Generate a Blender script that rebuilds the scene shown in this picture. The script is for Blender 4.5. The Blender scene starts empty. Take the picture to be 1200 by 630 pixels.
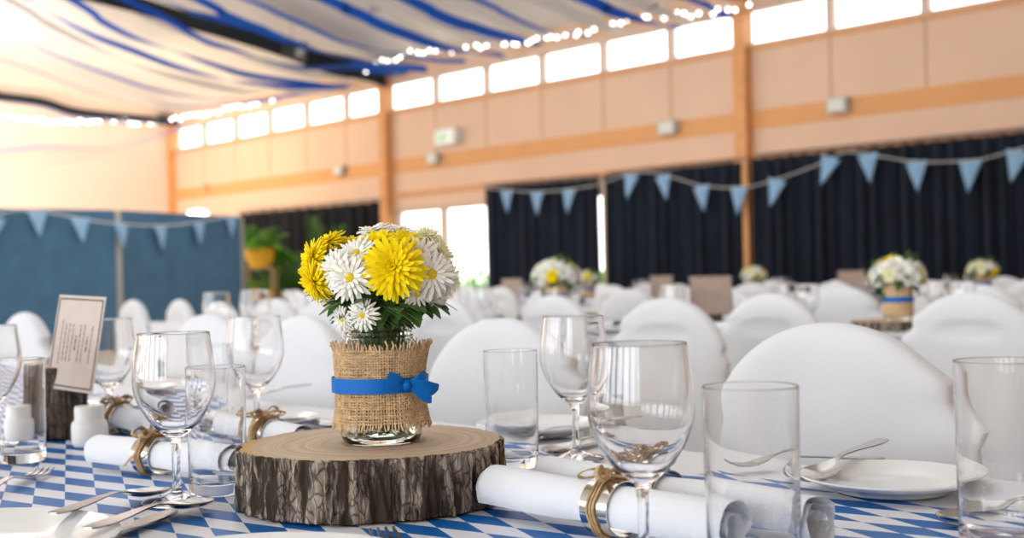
import bpy, math, random
from mathutils import Vector, Matrix, noise
random.seed(7)
C = bpy.context.scene.collection
R = math.radians
# ------------------------------------------------------------------ camera, world, lights
F, PX, PY = 1400.0, 600.0, 325.0
ROLL = R(1.4)
CAMZ, TZ = 0.97, 0.75
HT = CAMZ - TZ
cam = bpy.data.objects.new('camera', bpy.data.cameras.new('camera'))
C.objects.link(cam)
cam.location = (0, 0, CAMZ)
cam.rotation_mode = 'QUATERNION'
cam.rotation_quaternion = (Matrix.Rotation(R(90), 3, 'X') @ Matrix.Rotation(-ROLL, 3, 'Z')).to_quaternion()
cam.data.sensor_width = 36.0
cam.data.lens = 36.0 * F / 1200.0
cam.data.shift_y = (PY - 315.0) / 1200.0
cam.data.clip_start = 0.02
cam.data.clip_end = 400
cam.data.dof.use_dof = True
cam.data.dof.focus_distance = 1.13
cam.data.dof.aperture_fstop = 5.6
cam.data.dof.aperture_blades = 0
bpy.context.scene.camera = cam
sc = bpy.context.scene
sc.view_settings.view_transform = 'Standard'
sc.view_settings.look = 'None'
sc.view_settings.exposure = 0.0
sc.view_settings.gamma = 1.0
sc.view_settings.use_curve_mapping = False
sc.cycles.max_bounces = 24
sc.cycles.transmission_bounces = 20
sc.cycles.glossy_bounces = 8
sc.cycles.transparent_max_bounces = 16
sc.cycles.sample_clamp_indirect = 6.0
sc.cycles.use_denoising = True

w = bpy.data.worlds.new('daylight'); sc.world = w; w.use_nodes = True
w.node_tree.nodes['Background'].inputs[0].default_value = (1.0, 0.985, 0.96, 1)
w.node_tree.nodes['Background'].inputs[1].default_value = 4.0

# hall axes: A runs along the long window wall, N points out through it
NW = Vector((math.sin(R(45)), math.cos(R(45)), 0)); AW = Vector((-math.sin(R(45)), math.cos(R(45)), 0))
VW = 12.8                        # distance of window wall
def hall(v, s, z): return NW*v + AW*s + Vector((0, 0, z))
def area_light(name, loc, target, sx, sy, power, col):
    d = bpy.data.lights.new(name, 'AREA'); d.shape = 'RECTANGLE'; d.size = sx; d.size_y = sy
    d.energy = power; d.color = col
    o = bpy.data.objects.new(name, d); C.objects.link(o)
    o.location = loc
    o.rotation_euler = (Vector(target) - Vector(loc)).to_track_quat('-Z', 'Y').to_euler()
    return o
# daylight coming in through the long glazed side of the hall behind the camera
for _k in range(6):
    area_light('window_daylight', hall(-7.7, -3.5+_k*2.5, 2.3), hall(3, -3.5+_k*2.5, 1.2), 1.6, 3.4, 55, (0.73, 0.87, 1.0))
# ceiling luminaires of the hall, then added fill lights aimed up
area_light('hall_lamp', hall(1.5, 3.0, 4.5), hall(1.5, 3.0, 0), 5, 5, 80, (0.90, 0.95, 1.0))
area_light('hall_lamp', hall(6.0, 10.0, 4.3), hall(6.0, 10.0, 0), 5, 5, 170, (0.98, 0.94, 0.90))
area_light('stage_lamp', hall(4.2, 18.8, 3.3), hall(4.8, 22.7, 3.0), 5, 1.5, 640, (1.0, 0.96, 0.93))
area_light('stage_lamp', hall(9.5, 19.0, 3.6), hall(12.8, 20.0, 2.6), 3, 1.2, 60, (1.0, 0.75, 0.45))
area_light('added_ceiling_fill', hall(4.0, 17.0, 2.6), hall(5.5, 16.0, 6), 6, 6, 210, (1.0, 0.95, 0.88))  # added fill, no real fitting: floats unseen and brightens the ceiling lining
area_light('added_ceiling_fill', hall(5.5, 7.0, 3.0), hall(7.0, 8.0, 6), 5, 5, 120, (0.98, 0.97, 1.0))  # another added fill for the nearer ceiling, not a lamp of the hall

# ------------------------------------------------------------------ photograph ray helpers (measuring)
cr, sr = math.cos(ROLL), math.sin(ROLL)
def ray(px, py):
    dx, dy = (px-PX)/F, (PY-py)/F
    return Vector((dx*cr + dy*sr, 1.0, -dx*sr + dy*cr))
def PD(px, py, d): return Vector((0, 0, CAMZ)) + ray(px, py)*d
def PT(px, py, h=0.0):
    r = ray(px, py); return Vector((0, 0, CAMZ)) + r*(-(HT-h)/r.z)
def PW(px, py, off=0.0):          # on the window wall, off metres inside the room
    r = ray(px, py); return Vector((0, 0, CAMZ)) + r*((VW-off)/r.dot(NW))
def WS(px, py=250): return PW(px, py).dot(AW)
def on_s(px, py, s):              # on the vertical plane across the hall at s
    r = ray(px, py); return Vector((0, 0, CAMZ)) + r*(s/r.dot(AW))

# ------------------------------------------------------------------ materials
def mat(name, col, rough=0.5, metal=0.0, trans=0.0, ior=1.45, emit=None, estr=0.0, var=0.0, vscale=20, bump=0.0, bscale=80, sub=0.0, spec=0.5, sheen=0.0):
    m = bpy.data.materials.new(name); m.use_nodes = True
    nt = m.node_tree; b = nt.nodes['Principled BSDF']
    c4 = (*col, 1)
    b.inputs['Base Color'].default_value = c4
    b.inputs['Roughness'].default_value = rough; b.inputs['Metallic'].default_value = metal
    b.inputs['Transmission Weight'].default_value = trans; b.inputs['IOR'].default_value = ior
    b.inputs['Specular IOR Level'].default_value = spec
    b.inputs['Sheen Weight'].default_value = sheen
    if sub: b.inputs['Subsurface Weight'].default_value = sub; b.inputs['Subsurface Radius'].default_value = (.01, .01, .01)
    if emit: b.inputs['Emission Color'].default_value = (*emit, 1); b.inputs['Emission Strength'].default_value = estr
    if var or bump:
        tc = nt.nodes.new('ShaderNodeTexCoord')
    if var:
        n = nt.nodes.new('ShaderNodeTexNoise'); n.inputs['Scale'].default_value = vscale; n.inputs['Detail'].default_value = 4
        r = nt.nodes.new('ShaderNodeValToRGB')
        r.color_ramp.elements[0].position = .3; r.color_ramp.elements[1].position = .7
        r.color_ramp.elements[0].color = (*[max(0, x*(1-var)) for x in col], 1)
        r.color_ramp.elements[1].color = (*[min(1, x*(1+var)) for x in col], 1)
        nt.links.new(tc.outputs['Object'], n.inputs['Vector']); nt.links.new(n.outputs['Fac'], r.inputs[0])
        nt.links.new(r.outputs[0], b.inputs['Base Color'])
    if bump:
        n2 = nt.nodes.new('ShaderNodeTexNoise'); n2.inputs['Scale'].default_value = bscale; n2.inputs['Detail'].default_value = 3
        bp = nt.nodes.new('ShaderNodeBump'); bp.inputs['Strength'].default_value = bump; bp.inputs['Distance'].default_value = .01
        nt.links.new(tc.outputs['Object'], n2.inputs['Vector']); nt.links.new(n2.outputs['Fac'], bp.inputs['Height'])
        nt.links.new(bp.outputs[0], b.inputs['Normal'])
    return m
M = {}
M['glass'] = mat('clear_glass', (1, 1, 1), 0.0, trans=1.0, ior=1.5)
M['jar_glass'] = mat('jar_glass', (.93, 1, .96), 0.0, trans=1.0, ior=1.5)
M['water'] = mat('water', (1, 1, 1), 0.0, trans=1.0, ior=1.33)
M['pane'] = mat('window_pane', (1, 1, 1), 0.0, trans=1.0, ior=1.02)
M['steel'] = mat('cutlery_steel', (.50, .485, .47), .20, 1.0)
M['ringmetal'] = mat('ring_metal', (.72, .69, .66), .14, 1.0)
M['china'] = mat('white_china', (.78, .80, .81), .12)
M['shaker'] = mat('shaker_china', (.88, .9, .89), .25)
M['hole'] = mat('dark_hole', (.05, .05, .05), .6)
M['napkin'] = mat('napkin_linen', (.78, .80, .84), .85, bump=.15, bscale=300, sheen=.1)
M['raffia'] = mat('raffia', (.50, .34, .17), .75, var=.35, vscale=120)
M['cover'] = mat('chair_cover_fabric', (.71, .73, .765), .7, bump=.05, bscale=60, sheen=.15)
M['cloth'] = mat('white_tablecloth', (.77, .78, .82), .75, bump=.06, bscale=40)
M['legmetal'] = mat('grey_leg_metal', (.25, .25, .26), .35, .8)
M['plywood'] = mat('table_board', (.55, .42, .28), .6, var=.15)
M['jute'] = mat('jute_thread', (.66, .47, .27), .85, var=.28, vscale=160)
M['ribbon'] = mat('blue_satin', (.001, .15, .56), .38, spec=.25)
M['yellow'] = mat('yellow_petal', (1.0, .76, .006), .6, var=.05, vscale=60, spec=.15)
M['white_petal'] = mat('white_petal', (.90, .90, .84), .5)
M['cream'] = mat('cream_petal', (.90, .86, .56), .55)
M['disc'] = mat('yellow_disc', (.93, .68, .03), .7, bump=.5, bscale=900)
M['green'] = mat('leaf_green', (.075, .16, .035), .5, var=.4, vscale=60)
M['stem'] = mat('stem_green', (.12, .22, .06), .5)
M['fern'] = mat('fern_green', (.16, .42, .04), .5, var=.4, vscale=5)
M['palm'] = mat('palm_green', (.09, .27, .04), .5, var=.4, vscale=5)
M['yellowpot'] = mat('yellow_pot_glaze', (.85, .46, .03), .4, var=.2, vscale=4)
M['standwood'] = mat('stand_wood', (.45, .30, .13), .6, var=.2)
M['card'] = mat('card_stock', (.62, .53, .48), .8, var=.05, vscale=30)
M['cardback'] = mat('kraft_card', (.50, .38, .31), .8, var=.06, vscale=25)
M['ink'] = mat('ink', (.03, .025, .025), .8)
M['peach'] = mat('peach_wall', (.76, .53, .38), .75, var=.03, vscale=1.5)
M['peach_dark'] = mat('orange_band', (.74, .37, .15), .7, var=.03, vscale=2)
M['timber'] = mat('orange_timber', (.72, .34, .13), .55, var=.1, vscale=6)
M['purlin'] = mat('painted_purlin', (.74, .60, .50), .7)
M['joint'] = mat('panel_joint', (.55, .34, .20), .8)
M['back'] = mat('cream_wall', (.82, .65, .53), .8, var=.03)
M['alu'] = mat('window_alu', (.62, .47, .38), .5)
M['navy'] = mat('navy_curtain', (.0045, .010, .023), .9, var=.25, vscale=3, sheen=.05)
M['black_curtain'] = mat('black_curtain', (.004, .005, .008), .9, var=.25, vscale=3)
M['sheer'] = mat('sheer_curtain', (.75, .62, .5), .9)
M['flag'] = mat('pale_blue_flag', (.22, .38, .57), .8, var=.12, vscale=8)
M['flagline'] = mat('bunting_cord', (.55, .55, .55), .8)
M['partition'] = mat('blue_partition_cloth', (.055, .14, .235), .9, var=.12, vscale=5, bump=.1, bscale=150)
M['partframe'] = mat('partition_frame', (.42, .42, .38), .45, .5)
M['sblue'] = mat('blue_streamer', (.025, .20, .70), .45)
M['swhite'] = mat('white_streamer', (.85, .85, .85), .7)
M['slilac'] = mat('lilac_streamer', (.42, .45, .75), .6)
M['sblack'] = mat('black_swag', (.010, .016, .020), .8)
def sheer_fabric(m, col, f):
    nt = m.node_tree; b = nt.nodes['Principled BSDF']; out = nt.nodes['Material Output']
    t = nt.nodes.new('ShaderNodeBsdfTranslucent'); t.inputs[0].default_value = (*col, 1); x = nt.nodes.new('ShaderNodeMixShader'); x.inputs[0].default_value = f
    nt.links.new(b.outputs[0], x.inputs[1]); nt.links.new(t.outputs[0], x.inputs[2]); nt.links.new(x.outputs[0], out.inputs[0])
sheer_fabric(M['swhite'], (.9, .9, .9), .5); sheer_fabric(M['sblue'], (.03, .24, .80), .55); sheer_fabric(M['slilac'], (.45, .48, .8), .5)
M['ceiling'] = mat('ceiling_lining', (.80, .78, .74), .85, var=.05, vscale=.8)
M['floor'] = mat('timber_floor', (.42, .37, .31), .45, var=.2, vscale=2)
M['ground'] = mat('pale_paving', (.55, .55, .50), .9, var=.1, vscale=2)
M['bulb'] = mat('bulb_glow', (1, .97, .9), .3, emit=(1, .97, .92), estr=7)
M['wire'] = mat('lamp_wire', (.75, .75, .72), .6)
M['blackplastic'] = mat('black_plastic', (.012, .012, .012), .4)
M['whiteplastic'] = mat('white_plastic', (.72, .72, .68), .5)
M['greyplastic'] = mat('grey_plastic', (.50, .50, .46), .5)
M['exitgreen'] = mat('exit_green', (.10, .45, .12), .5, emit=(.15, .6, .2), estr=.35)
M['exitwhite'] = mat('exit_white', (.8, .8, .78), .5, emit=(1, 1, .95), estr=.25)
M['spot'] = mat('lamp_lens', (1, .9, .7), .4, emit=(1, .9, .7), estr=8)

def lozenge_mat():
    m = bpy.data.materials.new('blue_white_lozenge_paper'); m.use_nodes = True
    nt = m.node_tree; b = nt.nodes['Principled BSDF']; N = nt.nodes.new; L = nt.links.new
    tc = N('ShaderNodeTexCoord'); sx = N('ShaderNodeSeparateXYZ'); L(tc.outputs['Object'], sx.inputs[0])
    def mt(op, a, c=None):
        n = N('ShaderNodeMath'); n.operation = op
        for i, q in enumerate((a, c)):
            if q is None: continue
            if isinstance(q, (int, float)): n.inputs[i].default_value = q
            else: L(q, n.inputs[i])
        return n.outputs[0]
    cA, sA = math.cos(LOZ_ROT), math.sin(LOZ_ROT)
    xr = mt('ADD', mt('MULTIPLY', sx.outputs[0], cA), mt('MULTIPLY', sx.outputs[1], sA)); yr = mt('SUBTRACT', mt('MULTIPLY', sx.outputs[1], cA), mt('MULTIPLY', sx.outputs[0], sA))
    x = mt('DIVIDE', mt('ADD', xr, LOZ_PX), LOZ_L); y = mt('DIVIDE', mt('ADD', yr, LOZ_PY), LOZ_S)
    f = mt('ADD', mt('FLOOR', mt('ADD', x, y)), mt('FLOOR', mt('SUBTRACT', x, y)))
    p = mt('PINGPONG', f, 1.0)
    mx = N('ShaderNodeMix'); mx.data_type = 'RGBA'
    mx.inputs[6].default_value = (.76, .78, .83, 1); mx.inputs[7].default_value = (.002, .125, .44, 1)
    L(p, mx.inputs[0]); L(mx.outputs[2], b.inputs['Base Color'])
    b.inputs['Roughness'].default_value = .42; b.inputs['Specular IOR Level'].default_value = .2
    n2 = N('ShaderNodeTexNoise'); n2.inputs['Scale'].default_value = 22
    bp = N('ShaderNodeBump'); bp.inputs['Strength'].default_value = .12; bp.inputs['Distance'].default_value = .01
    L(tc.outputs['Object'], n2.inputs['Vector']); L(n2.outputs['Fac'], bp.inputs['Height']); L(bp.outputs[0], b.inputs['Normal'])
    return m
LOZ_L, LOZ_S, LOZ_ROT = 0.0985, 0.0325, R(-3.4)
# the print's phase, measured from one corner of the pattern on the front table (its runner is centred at u 1.55, v .70)
_ta = R(42); _q = PT(76.7, 545.5) - (Vector((-math.sin(_ta), math.cos(_ta), 0))*1.55 + Vector((math.cos(_ta), math.sin(_ta), 0))*.70)
_x = _q.dot(Vector((-math.sin(_ta), math.cos(_ta), 0))); _y = -_q.dot(Vector((math.cos(_ta), math.sin(_ta), 0)))
_xr = _x*math.cos(LOZ_ROT)+_y*math.sin(LOZ_ROT); _yr = _y*math.cos(LOZ_ROT)-_x*math.sin(LOZ_ROT)
LOZ_PX, LOZ_PY = -_xr + LOZ_L/2, -_yr + LOZ_S/2
M['lozenge'] = lozenge_mat()

def bark_mat(name, dark, light, patch):
    m = bpy.data.materials.new(name); m.use_nodes = True
    nt = m.node_tree; b = nt.nodes['Principled BSDF']; N = nt.nodes.new; L = nt.links.new
    tc = N('ShaderNodeTexCoord')
    mp = N('ShaderNodeMapping'); mp.inputs['Scale'].default_value = (1, 1, .22); L(tc.outputs['Object'], mp.inputs[0])
    n1 = N('ShaderNodeTexNoise'); n1.inputs['Scale'].default_value = 62; n1.inputs['Detail'].default_value = 6; n1.inputs['Roughness'].default_value = .65
    L(mp.outputs[0], n1.inputs['Vector'])
    r1 = N('ShaderNodeValToRGB'); e = r1.color_ramp.elements
    e[0].position = .38; e[0].color = (*[q*1.2 for q in dark], 1); e[1].position = .57; e[1].color = (*light, 1)
    L(n1.outputs['Fac'], r1.inputs[0])
    n2 = N('ShaderNodeTexNoise'); n2.inputs['Scale'].default_value = 11; n2.inputs['Detail'].default_value = 2
    mp2 = N('ShaderNodeMapping'); mp2.inputs['Scale'].default_value = (1, 1, .35); L(tc.outputs['Object'], mp2.inputs[0]); L(mp2.outputs[0], n2.inputs['Vector'])
    r2 = N('ShaderNodeValToRGB'); r2.color_ramp.elements[0].position = .60; r2.color_ramp.elements[1].position = .66
    L(n2.outputs['Fac'], r2.inputs[0])
    mx = N('ShaderNodeMix'); mx.data_type = 'RGBA'; L(r2.outputs[0], mx.inputs[0]); L(r1.outputs[0], mx.inputs[6]); mx.inputs[7].default_value = (*patch, 1)
    L(mx.outputs[2], b.inputs['Base Color'])
    vo = N('ShaderNodeTexVoronoi'); vo.feature = 'DISTANCE_TO_EDGE'; vo.inputs['Scale'].default_value = 150
    mp3 = N('ShaderNodeMapping'); mp3.inputs['Scale'].default_value = (1, 1, .42); L(tc.outputs['Object'], mp3.inputs[0])
    wn = N('ShaderNodeTexNoise'); wn.inputs['Scale'].default_value = 40; L(mp3.outputs[0], wn.inputs['Vector'])
    wa = N('ShaderNodeVectorMath'); wa.operation = 'MULTIPLY_ADD'; L(wn.outputs['Color'], wa.inputs[0]); wa.inputs[1].default_value = (.022, .022, .012); L(mp3.outputs[0], wa.inputs[2])
    L(wa.outputs[0], vo.inputs['Vector'])
    r4 = N('ShaderNodeValToRGB'); r4.color_ramp.elements[0].position = .0; r4.color_ramp.elements[0].color = (.3, .3, .3, 1); r4.color_ramp.elements[1].position = .10; L(vo.outputs['Distance'], r4.inputs[0])
    mp4 = N('ShaderNodeMapping'); mp4.inputs['Scale'].default_value = (1, 1, .13); mp4.inputs['Rotation'].default_value = (.12, .08, 0); L(tc.outputs['Object'], mp4.inputs[0])
    fi = N('ShaderNodeTexNoise'); fi.inputs['Scale'].default_value = 58; fi.inputs['Detail'].default_value = 5; fi.inputs['Roughness'].default_value = .6; L(mp4.outputs[0], fi.inputs['Vector'])
    r5 = N('ShaderNodeValToRGB'); r5.color_ramp.elements[0].position = .43; r5.color_ramp.elements[1].position = .50; L(fi.outputs['Fac'], r5.inputs[0])
    ml = N('ShaderNodeMath'); ml.operation = 'MULTIPLY'; L(r4.outputs[0], ml.inputs[0]); L(r5.outputs[0], ml.inputs[1])
    mc = N('ShaderNodeMix'); mc.data_type = 'RGBA'; L(ml.outputs[0], mc.inputs[0]); mc.inputs[6].default_value = (*dark, 1); L(mx.outputs[2], mc.inputs[7])
    L(mc.outputs[2], b.inputs['Base Color'])
    b.inputs['Roughness'].default_value = .9; b.inputs['Specular IOR Level'].default_value = .2
    n3 = N('ShaderNodeTexNoise'); n3.inputs['Scale'].default_value = 260; n3.inputs['Detail'].default_value = 5; L(mp.outputs[0], n3.inputs['Vector'])
    bp = N('ShaderNodeBump'); bp.inputs['Strength'].default_value = .7; bp.inputs['Distance'].default_value = .004
    ha = N('ShaderNodeMath'); ha.operation = 'MULTIPLY_ADD'; L(n3.outputs['Fac'], ha.inputs[0]); ha.inputs[1].default_value = .5; L(ml.outputs[0], ha.inputs[2])
    L(ha.outputs[0], bp.inputs['Height']); L(bp.outputs[0], b.inputs['Normal'])
    return m
M['bark'] = bark_mat('bark', (.050, .036, .027), (.50, .42, .34), (.56, .42, .23))
M['bark_dark'] = bark_mat('dark_bark', (.045, .035, .027), (.22, .18, .145), (.15, .11, .085))
def rings_mat():
    m = bpy.data.materials.new('sawn_wood_rings'); m.use_nodes = True
    nt = m.node_tree; b = nt.nodes['Principled BSDF']; N = nt.nodes.new; L = nt.links.new
    tc = N('ShaderNodeTexCoord')
    mp = N('ShaderNodeMapping'); mp.inputs['Location'].default_value = (-.012, .01, 0); mp.inputs['Scale'].default_value = (1, 1, 0); L(tc.outputs['Object'], mp.inputs[0])
    ln = N('ShaderNodeVectorMath'); ln.operation = 'LENGTH'; L(mp.outputs[0], ln.inputs[0])
    nz = N('ShaderNodeTexNoise'); nz.inputs['Scale'].default_value = 14; nz.inputs['Detail'].default_value = 3; L(mp.outputs[0], nz.inputs['Vector'])
    def mt(op, a, c):
        n = N('ShaderNodeMath'); n.operation = op
        for i, q in enumerate((a, c)):
            if isinstance(q, (int, float)): n.inputs[i].default_value = q
            else: L(q, n.inputs[i])
        return n.outputs[0]
    rr = mt('ADD', ln.outputs['Value'], mt('MULTIPLY', nz.outputs['Fac'], .02))
    n1 = N('ShaderNodeTexNoise'); n1.noise_dimensions = '1D'; n1.inputs['Scale'].default_value = 75; n1.inputs['Detail'].default_value = 5; n1.inputs['Roughness'].default_value = .7
    L(rr, n1.inputs['W'])
    r1 = N('ShaderNodeValToRGB'); e = r1.color_ramp.elements
    e[0].position = .35; e[0].color = (.46, .335, .22, 1); e[1].position = .62; e[1].color = (.60, .47, .34, 1)
    L(n1.outputs['Fac'], r1.inputs[0])
    r2 = N('ShaderNodeValToRGB'); e = r2.color_ramp.elements
    e[0].position = .139; e[0].color = (0, 0, 0, 1); e[1].position = .146; e[1].color = (1, 1, 1, 1)
    L(rr, r2.inputs[0])
    mx = N('ShaderNodeMix'); mx.data_type = 'RGBA'; L(r2.outputs[0], mx.inputs[0]); L(r1.outputs[0], mx.inputs[6]); mx.inputs[7].default_value = (.55, .33, .13, 1)
    nf = N('ShaderNodeTexNoise'); nf.inputs['Scale'].default_value = 220; L(tc.outputs['Object'], nf.inputs['Vector'])
    L(mx.outputs[2], b.inputs['Base Color']); b.inputs['Roughness'].default_value = .75
    bp = N('ShaderNodeBump'); bp.inputs['Strength'].default_value = .25; bp.inputs['Distance'].default_value = .003
    L(nf.outputs['Fac'], bp.inputs['Height']); L(bp.outputs[0], b.inputs['Normal'])
    return m
M['rings'] = rings_mat()

# ------------------------------------------------------------------ mesh builder
class MB:
    def __init__(s): s.v = []; s.f = []; s.mi = []; s.cur = 0
    def add(s, vs, fs):
        o = len(s.v); s.v += [tuple(p) for p in vs]
        for f in fs: s.f.append(tuple(i+o for i in f)); s.mi.append(s.cur)
    def box(s, a, b):
        x0, y0, z0 = a; x1, y1, z1 = b
        s.add([(x0,y0,z0),(x1,y0,z0),(x1,y1,z0),(x0,y1,z0),(x0,y0,z1),(x1,y0,z1),(x1,y1,z1),(x0,y1,z1)],
              [(0,3,2,1),(4,5,6,7),(0,1,5,4),(1,2,6,5),(2,3,7,6),(3,0,4,7)])
    def obox(s, o, ax, ay, az):     # corner + three edge vectors
        o, ax, ay, az = map(Vector, (o, ax, ay, az))
        p = [o, o+ax, o+ax+ay, o+ay]; p += [q+az for q in p]
        fs = [(0,3,2,1),(4,5,6,7),(0,1,5,4),(1,2,6,5),(2,3,7,6),(3,0,4,7)]
        if ax.cross(ay).dot(az) < 0: fs = [f[::-1] for f in fs]
        s.add(p, fs)
    def grid(s, rows, cu=False, cv=False):
        n, m = len(rows), len(rows[0]); vs = [p for r in rows for p in r]; fs = []
        for i in range(n if cu else n-1):
            for j in range(m if cv else m-1):
                a = i*m+j; b = i*m+(j+1) % m; c = ((i+1) % n)*m+(j+1) % m; d = ((i+1) % n)*m+j
                fs.append((a, b, c, d))
        s.add(vs, fs)
    def loft(s, rings, cap0=True, cap1=True):
        o = len(s.v); m = len(rings[0]); s.grid(rings, cv=True)
        if cap0: s.f.append(tuple(o+i for i in range(m))[::-1]); s.mi.append(s.cur)
        if cap1: k = o+(len(rings)-1)*m; s.f.append(tuple(k+i for i in range(m))); s.mi.append(s.cur)
    def lathe(s, prof, n=48, c=(0, 0, 0), close=False):
        rows = [[(c[0]+r*math.cos(2*math.pi*j/n), c[1]+r*math.sin(2*math.pi*j/n), c[2]+z) for j in range(n)] for r, z in prof]
        if close: s.grid(rows, cu=True, cv=True)
        else: s.loft(rows, prof[0][0] > 1e-5 and prof[0][0] < 1e6, True)
    def tube(s, pts, rad, n=8, caps=True):
        pts = [Vector(p) for p in pts]; rings = []; up = None
        for i, p in enumerate(pts):
            t = (pts[min(i+1, len(pts)-1)] - pts[max(i-1, 0)])
            t = t.normalized() if t.length > 1e-9 else Vector((0, 0, 1))
            if up is None:
                up = t.orthogonal().normalized()
            else:
                up = (up - t*up.dot(t)); up = up.normalized() if up.length > 1e-6 else t.orthogonal().normalized()
            q = t.cross(up); r = rad[i] if isinstance(rad, (list, tuple)) else rad
            rings.append([p + (up*math.cos(2*math.pi*j/n) + q*math.sin(2*math.pi*j/n))*r for j in range(n)])
        s.loft(rings, caps, caps)
    def strip(s, pts, sides, th=.001):   # flat band: centre points and half-width vectors, with thickness
        pts = [Vector(p) for p in pts]; sides = [Vector(q) for q in sides]; rings = []
        for i, p in enumerate(pts):
            t = pts[min(i+1, len(pts)-1)] - pts[max(i-1, 0)]
            nn = t.cross(sides[i]); nn = nn.normalized()*th/2 if nn.length > 1e-12 else Vector((0, 0, th/2))
            w_ = sides[i]
            rings.append([p-w_-nn, p+w_-nn, p+w_+nn, p-w_+nn])
        s.loft(rings)
    def sphere(s, c, r, n=12, m=8, sc_=(1, 1, 1)):
        rows = []
        for i in range(m+1):
            a = math.pi*i/m
            rr = max(math.sin(a), 1e-4)
            rows.append([(c[0]+r*sc_[0]*rr*math.cos(2*math.pi*j/n), c[1]+r*sc_[1]*rr*math.sin(2*math.pi*j/n), c[2]-r*sc_[2]*math.cos(a)) for j in range(n)])
        s.loft(rows)
    def xf(s, mtx, start=0):
        for i in range(start, len(s.v)): s.v[i] = tuple(mtx @ Vector(s.v[i]))
    def mesh(s, name, mats, smooth=True):
        me = bpy.data.meshes.new(name); me.from_pydata(s.v, [], s.f)
        mats = mats if isinstance(mats, (list, tuple)) else [mats]
        for m in mats: me.materials.append(m)
        me.polygons.foreach_set('material_index', s.mi)
        me.polygons.foreach_set('use_smooth', [smooth]*len(s.f))
        if smooth:
            try: me.set_sharp_from_angle(angle=R(42))
            except Exception: pass
        me.update(); return me
    def build(s, name, mats, parent=None, loc=None, smooth=True):
        o = bpy.data.objects.new(name, s.mesh(name, mats, smooth)); C.objects.link(o)
        if parent: o.parent = parent
        if loc is not None: o.location = loc
        return o
def tag(o, label=None, cat=None, group=None, kind=None):
    if label: o['label'] = label
    if cat: o['category'] = cat
    if group: o['group'] = group
    if kind: o['kind'] = kind
    return o
def thing(name, label, cat, loc=(0, 0, 0), rz=0.0, group=None):
    o = bpy.data.objects.new(name, None); C.objects.link(o); o.location = loc; o.rotation_euler = (0, 0, rz)
    o.empty_display_size = .05
    return tag(o, label, cat, group)
def inst(name, me, parent=None, loc=(0, 0, 0), rot=(0, 0, 0), scale=1.0):
    o = bpy.data.objects.new(name, me); C.objects.link(o)
    if parent: o.parent = parent
    o.location = loc; o.rotation_euler = rot; o.scale = (scale,)*3 if isinstance(scale, (int, float)) else scale
    return o
def dup(root, loc, rz, label, group=None, scale=None):
    r = root.copy(); C.objects.link(r); r.location = loc; r.rotation_euler = (0, 0, rz); r['label'] = label
    if scale: r.scale = (scale,)*3
    if group: r['group'] = group
    elif 'group' in r: del r['group']
    for ch in root.children:
        c = ch.copy(); C.objects.link(c); c.parent = r
        for g in ch.children:
            d = g.copy(); C.objects.link(d); d.parent = c
    return r
def struct(o): o['kind'] = 'structure'; return o

# ------------------------------------------------------------------ the hall shell
S_P = [WS(878), WS(458), WS(205)]                # pillars / corner
S_BACK = S_P[2]
BAY = S_P[1]-S_P[0]
S_NEAR = -7.0
V_OPP = -8.0
def zw(px, py): return PW(px, py).z
Z_SILL = zw(650, 97)
Z_TOP = zw(748, 37)
Z_BAND0, Z_BAND1 = zw(874, 153), zw(874, 131)
Z_HEAD = zw(515, 241)
EAVE = Z_TOP + .28
BAYN = 6*(WS(889, 55)-WS(990, 38))
S_ALL = [S_P[0]-BAYN*2, S_P[0]-BAYN, S_P[0], S_P[1], S_P[2]]
def wall_box(mb, s0, s1, z0, z1, v0=VW, v1=VW+.2):
    mb.obox(hall(v0, s0, z0), AW*(s1-s0), NW*(v1-v0), Vector((0, 0, z1-z0)))
S_D0, S_D1 = WS(722), WS(462)                    # glazed door opening (lower s is nearer)
mb = MB()
wall_box(mb, S_NEAR, S_D0, 0, Z_SILL); wall_box(mb, S_D0, S_D1, Z_HEAD, Z_SILL); wall_box(mb, S_D1, S_BACK, 0, Z_SILL)
wall_box(mb, S_NEAR, S_BACK, Z_TOP, EAVE+.3)
mb.cur = 1
wall_box(mb, S_NEAR, S_BACK, Z_BAND0, Z_BAND1, VW-.012, VW)
mb.cur = 2
for i in range(len(S_ALL)-1):
    for k in range(6):
        s = S_ALL[i] + (S_ALL[i+1]-S_ALL[i])*k/6
        wall_box(mb, s-.012, s+.012, Z_BAND1, Z_SILL, VW-.006, VW)
struct(mb.build('wall_right', [M['peach'], M['peach_dark'], M['joint']], smooth=False))
# pillars
for s in S_ALL:
    mb = MB(); wall_box(mb, s-.09, s+.09, 0, EAVE, VW-.16, VW+.05)
    mb.cur = 1; wall_box(mb, s-.14, s+.14, EAVE-.16, EAVE, VW-.34, VW-.16)
    struct(mb.build('trim_1', [M['timber'], M['legmetal']], smooth=False))
mb = MB(); wall_box(mb, S_NEAR, S_BACK, Z_SILL-.045, Z_SILL, VW-.03, VW)
struct(mb.build('trim_2', M['timber'], smooth=False))
zp = zw(1000, 176)+.0
mb = MB(); wall_box(mb, S_D0-9, S_P[1], zp, zp+.06, VW-.06, VW)
struct(mb.build('trim_3', M['timber'], smooth=False))
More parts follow.
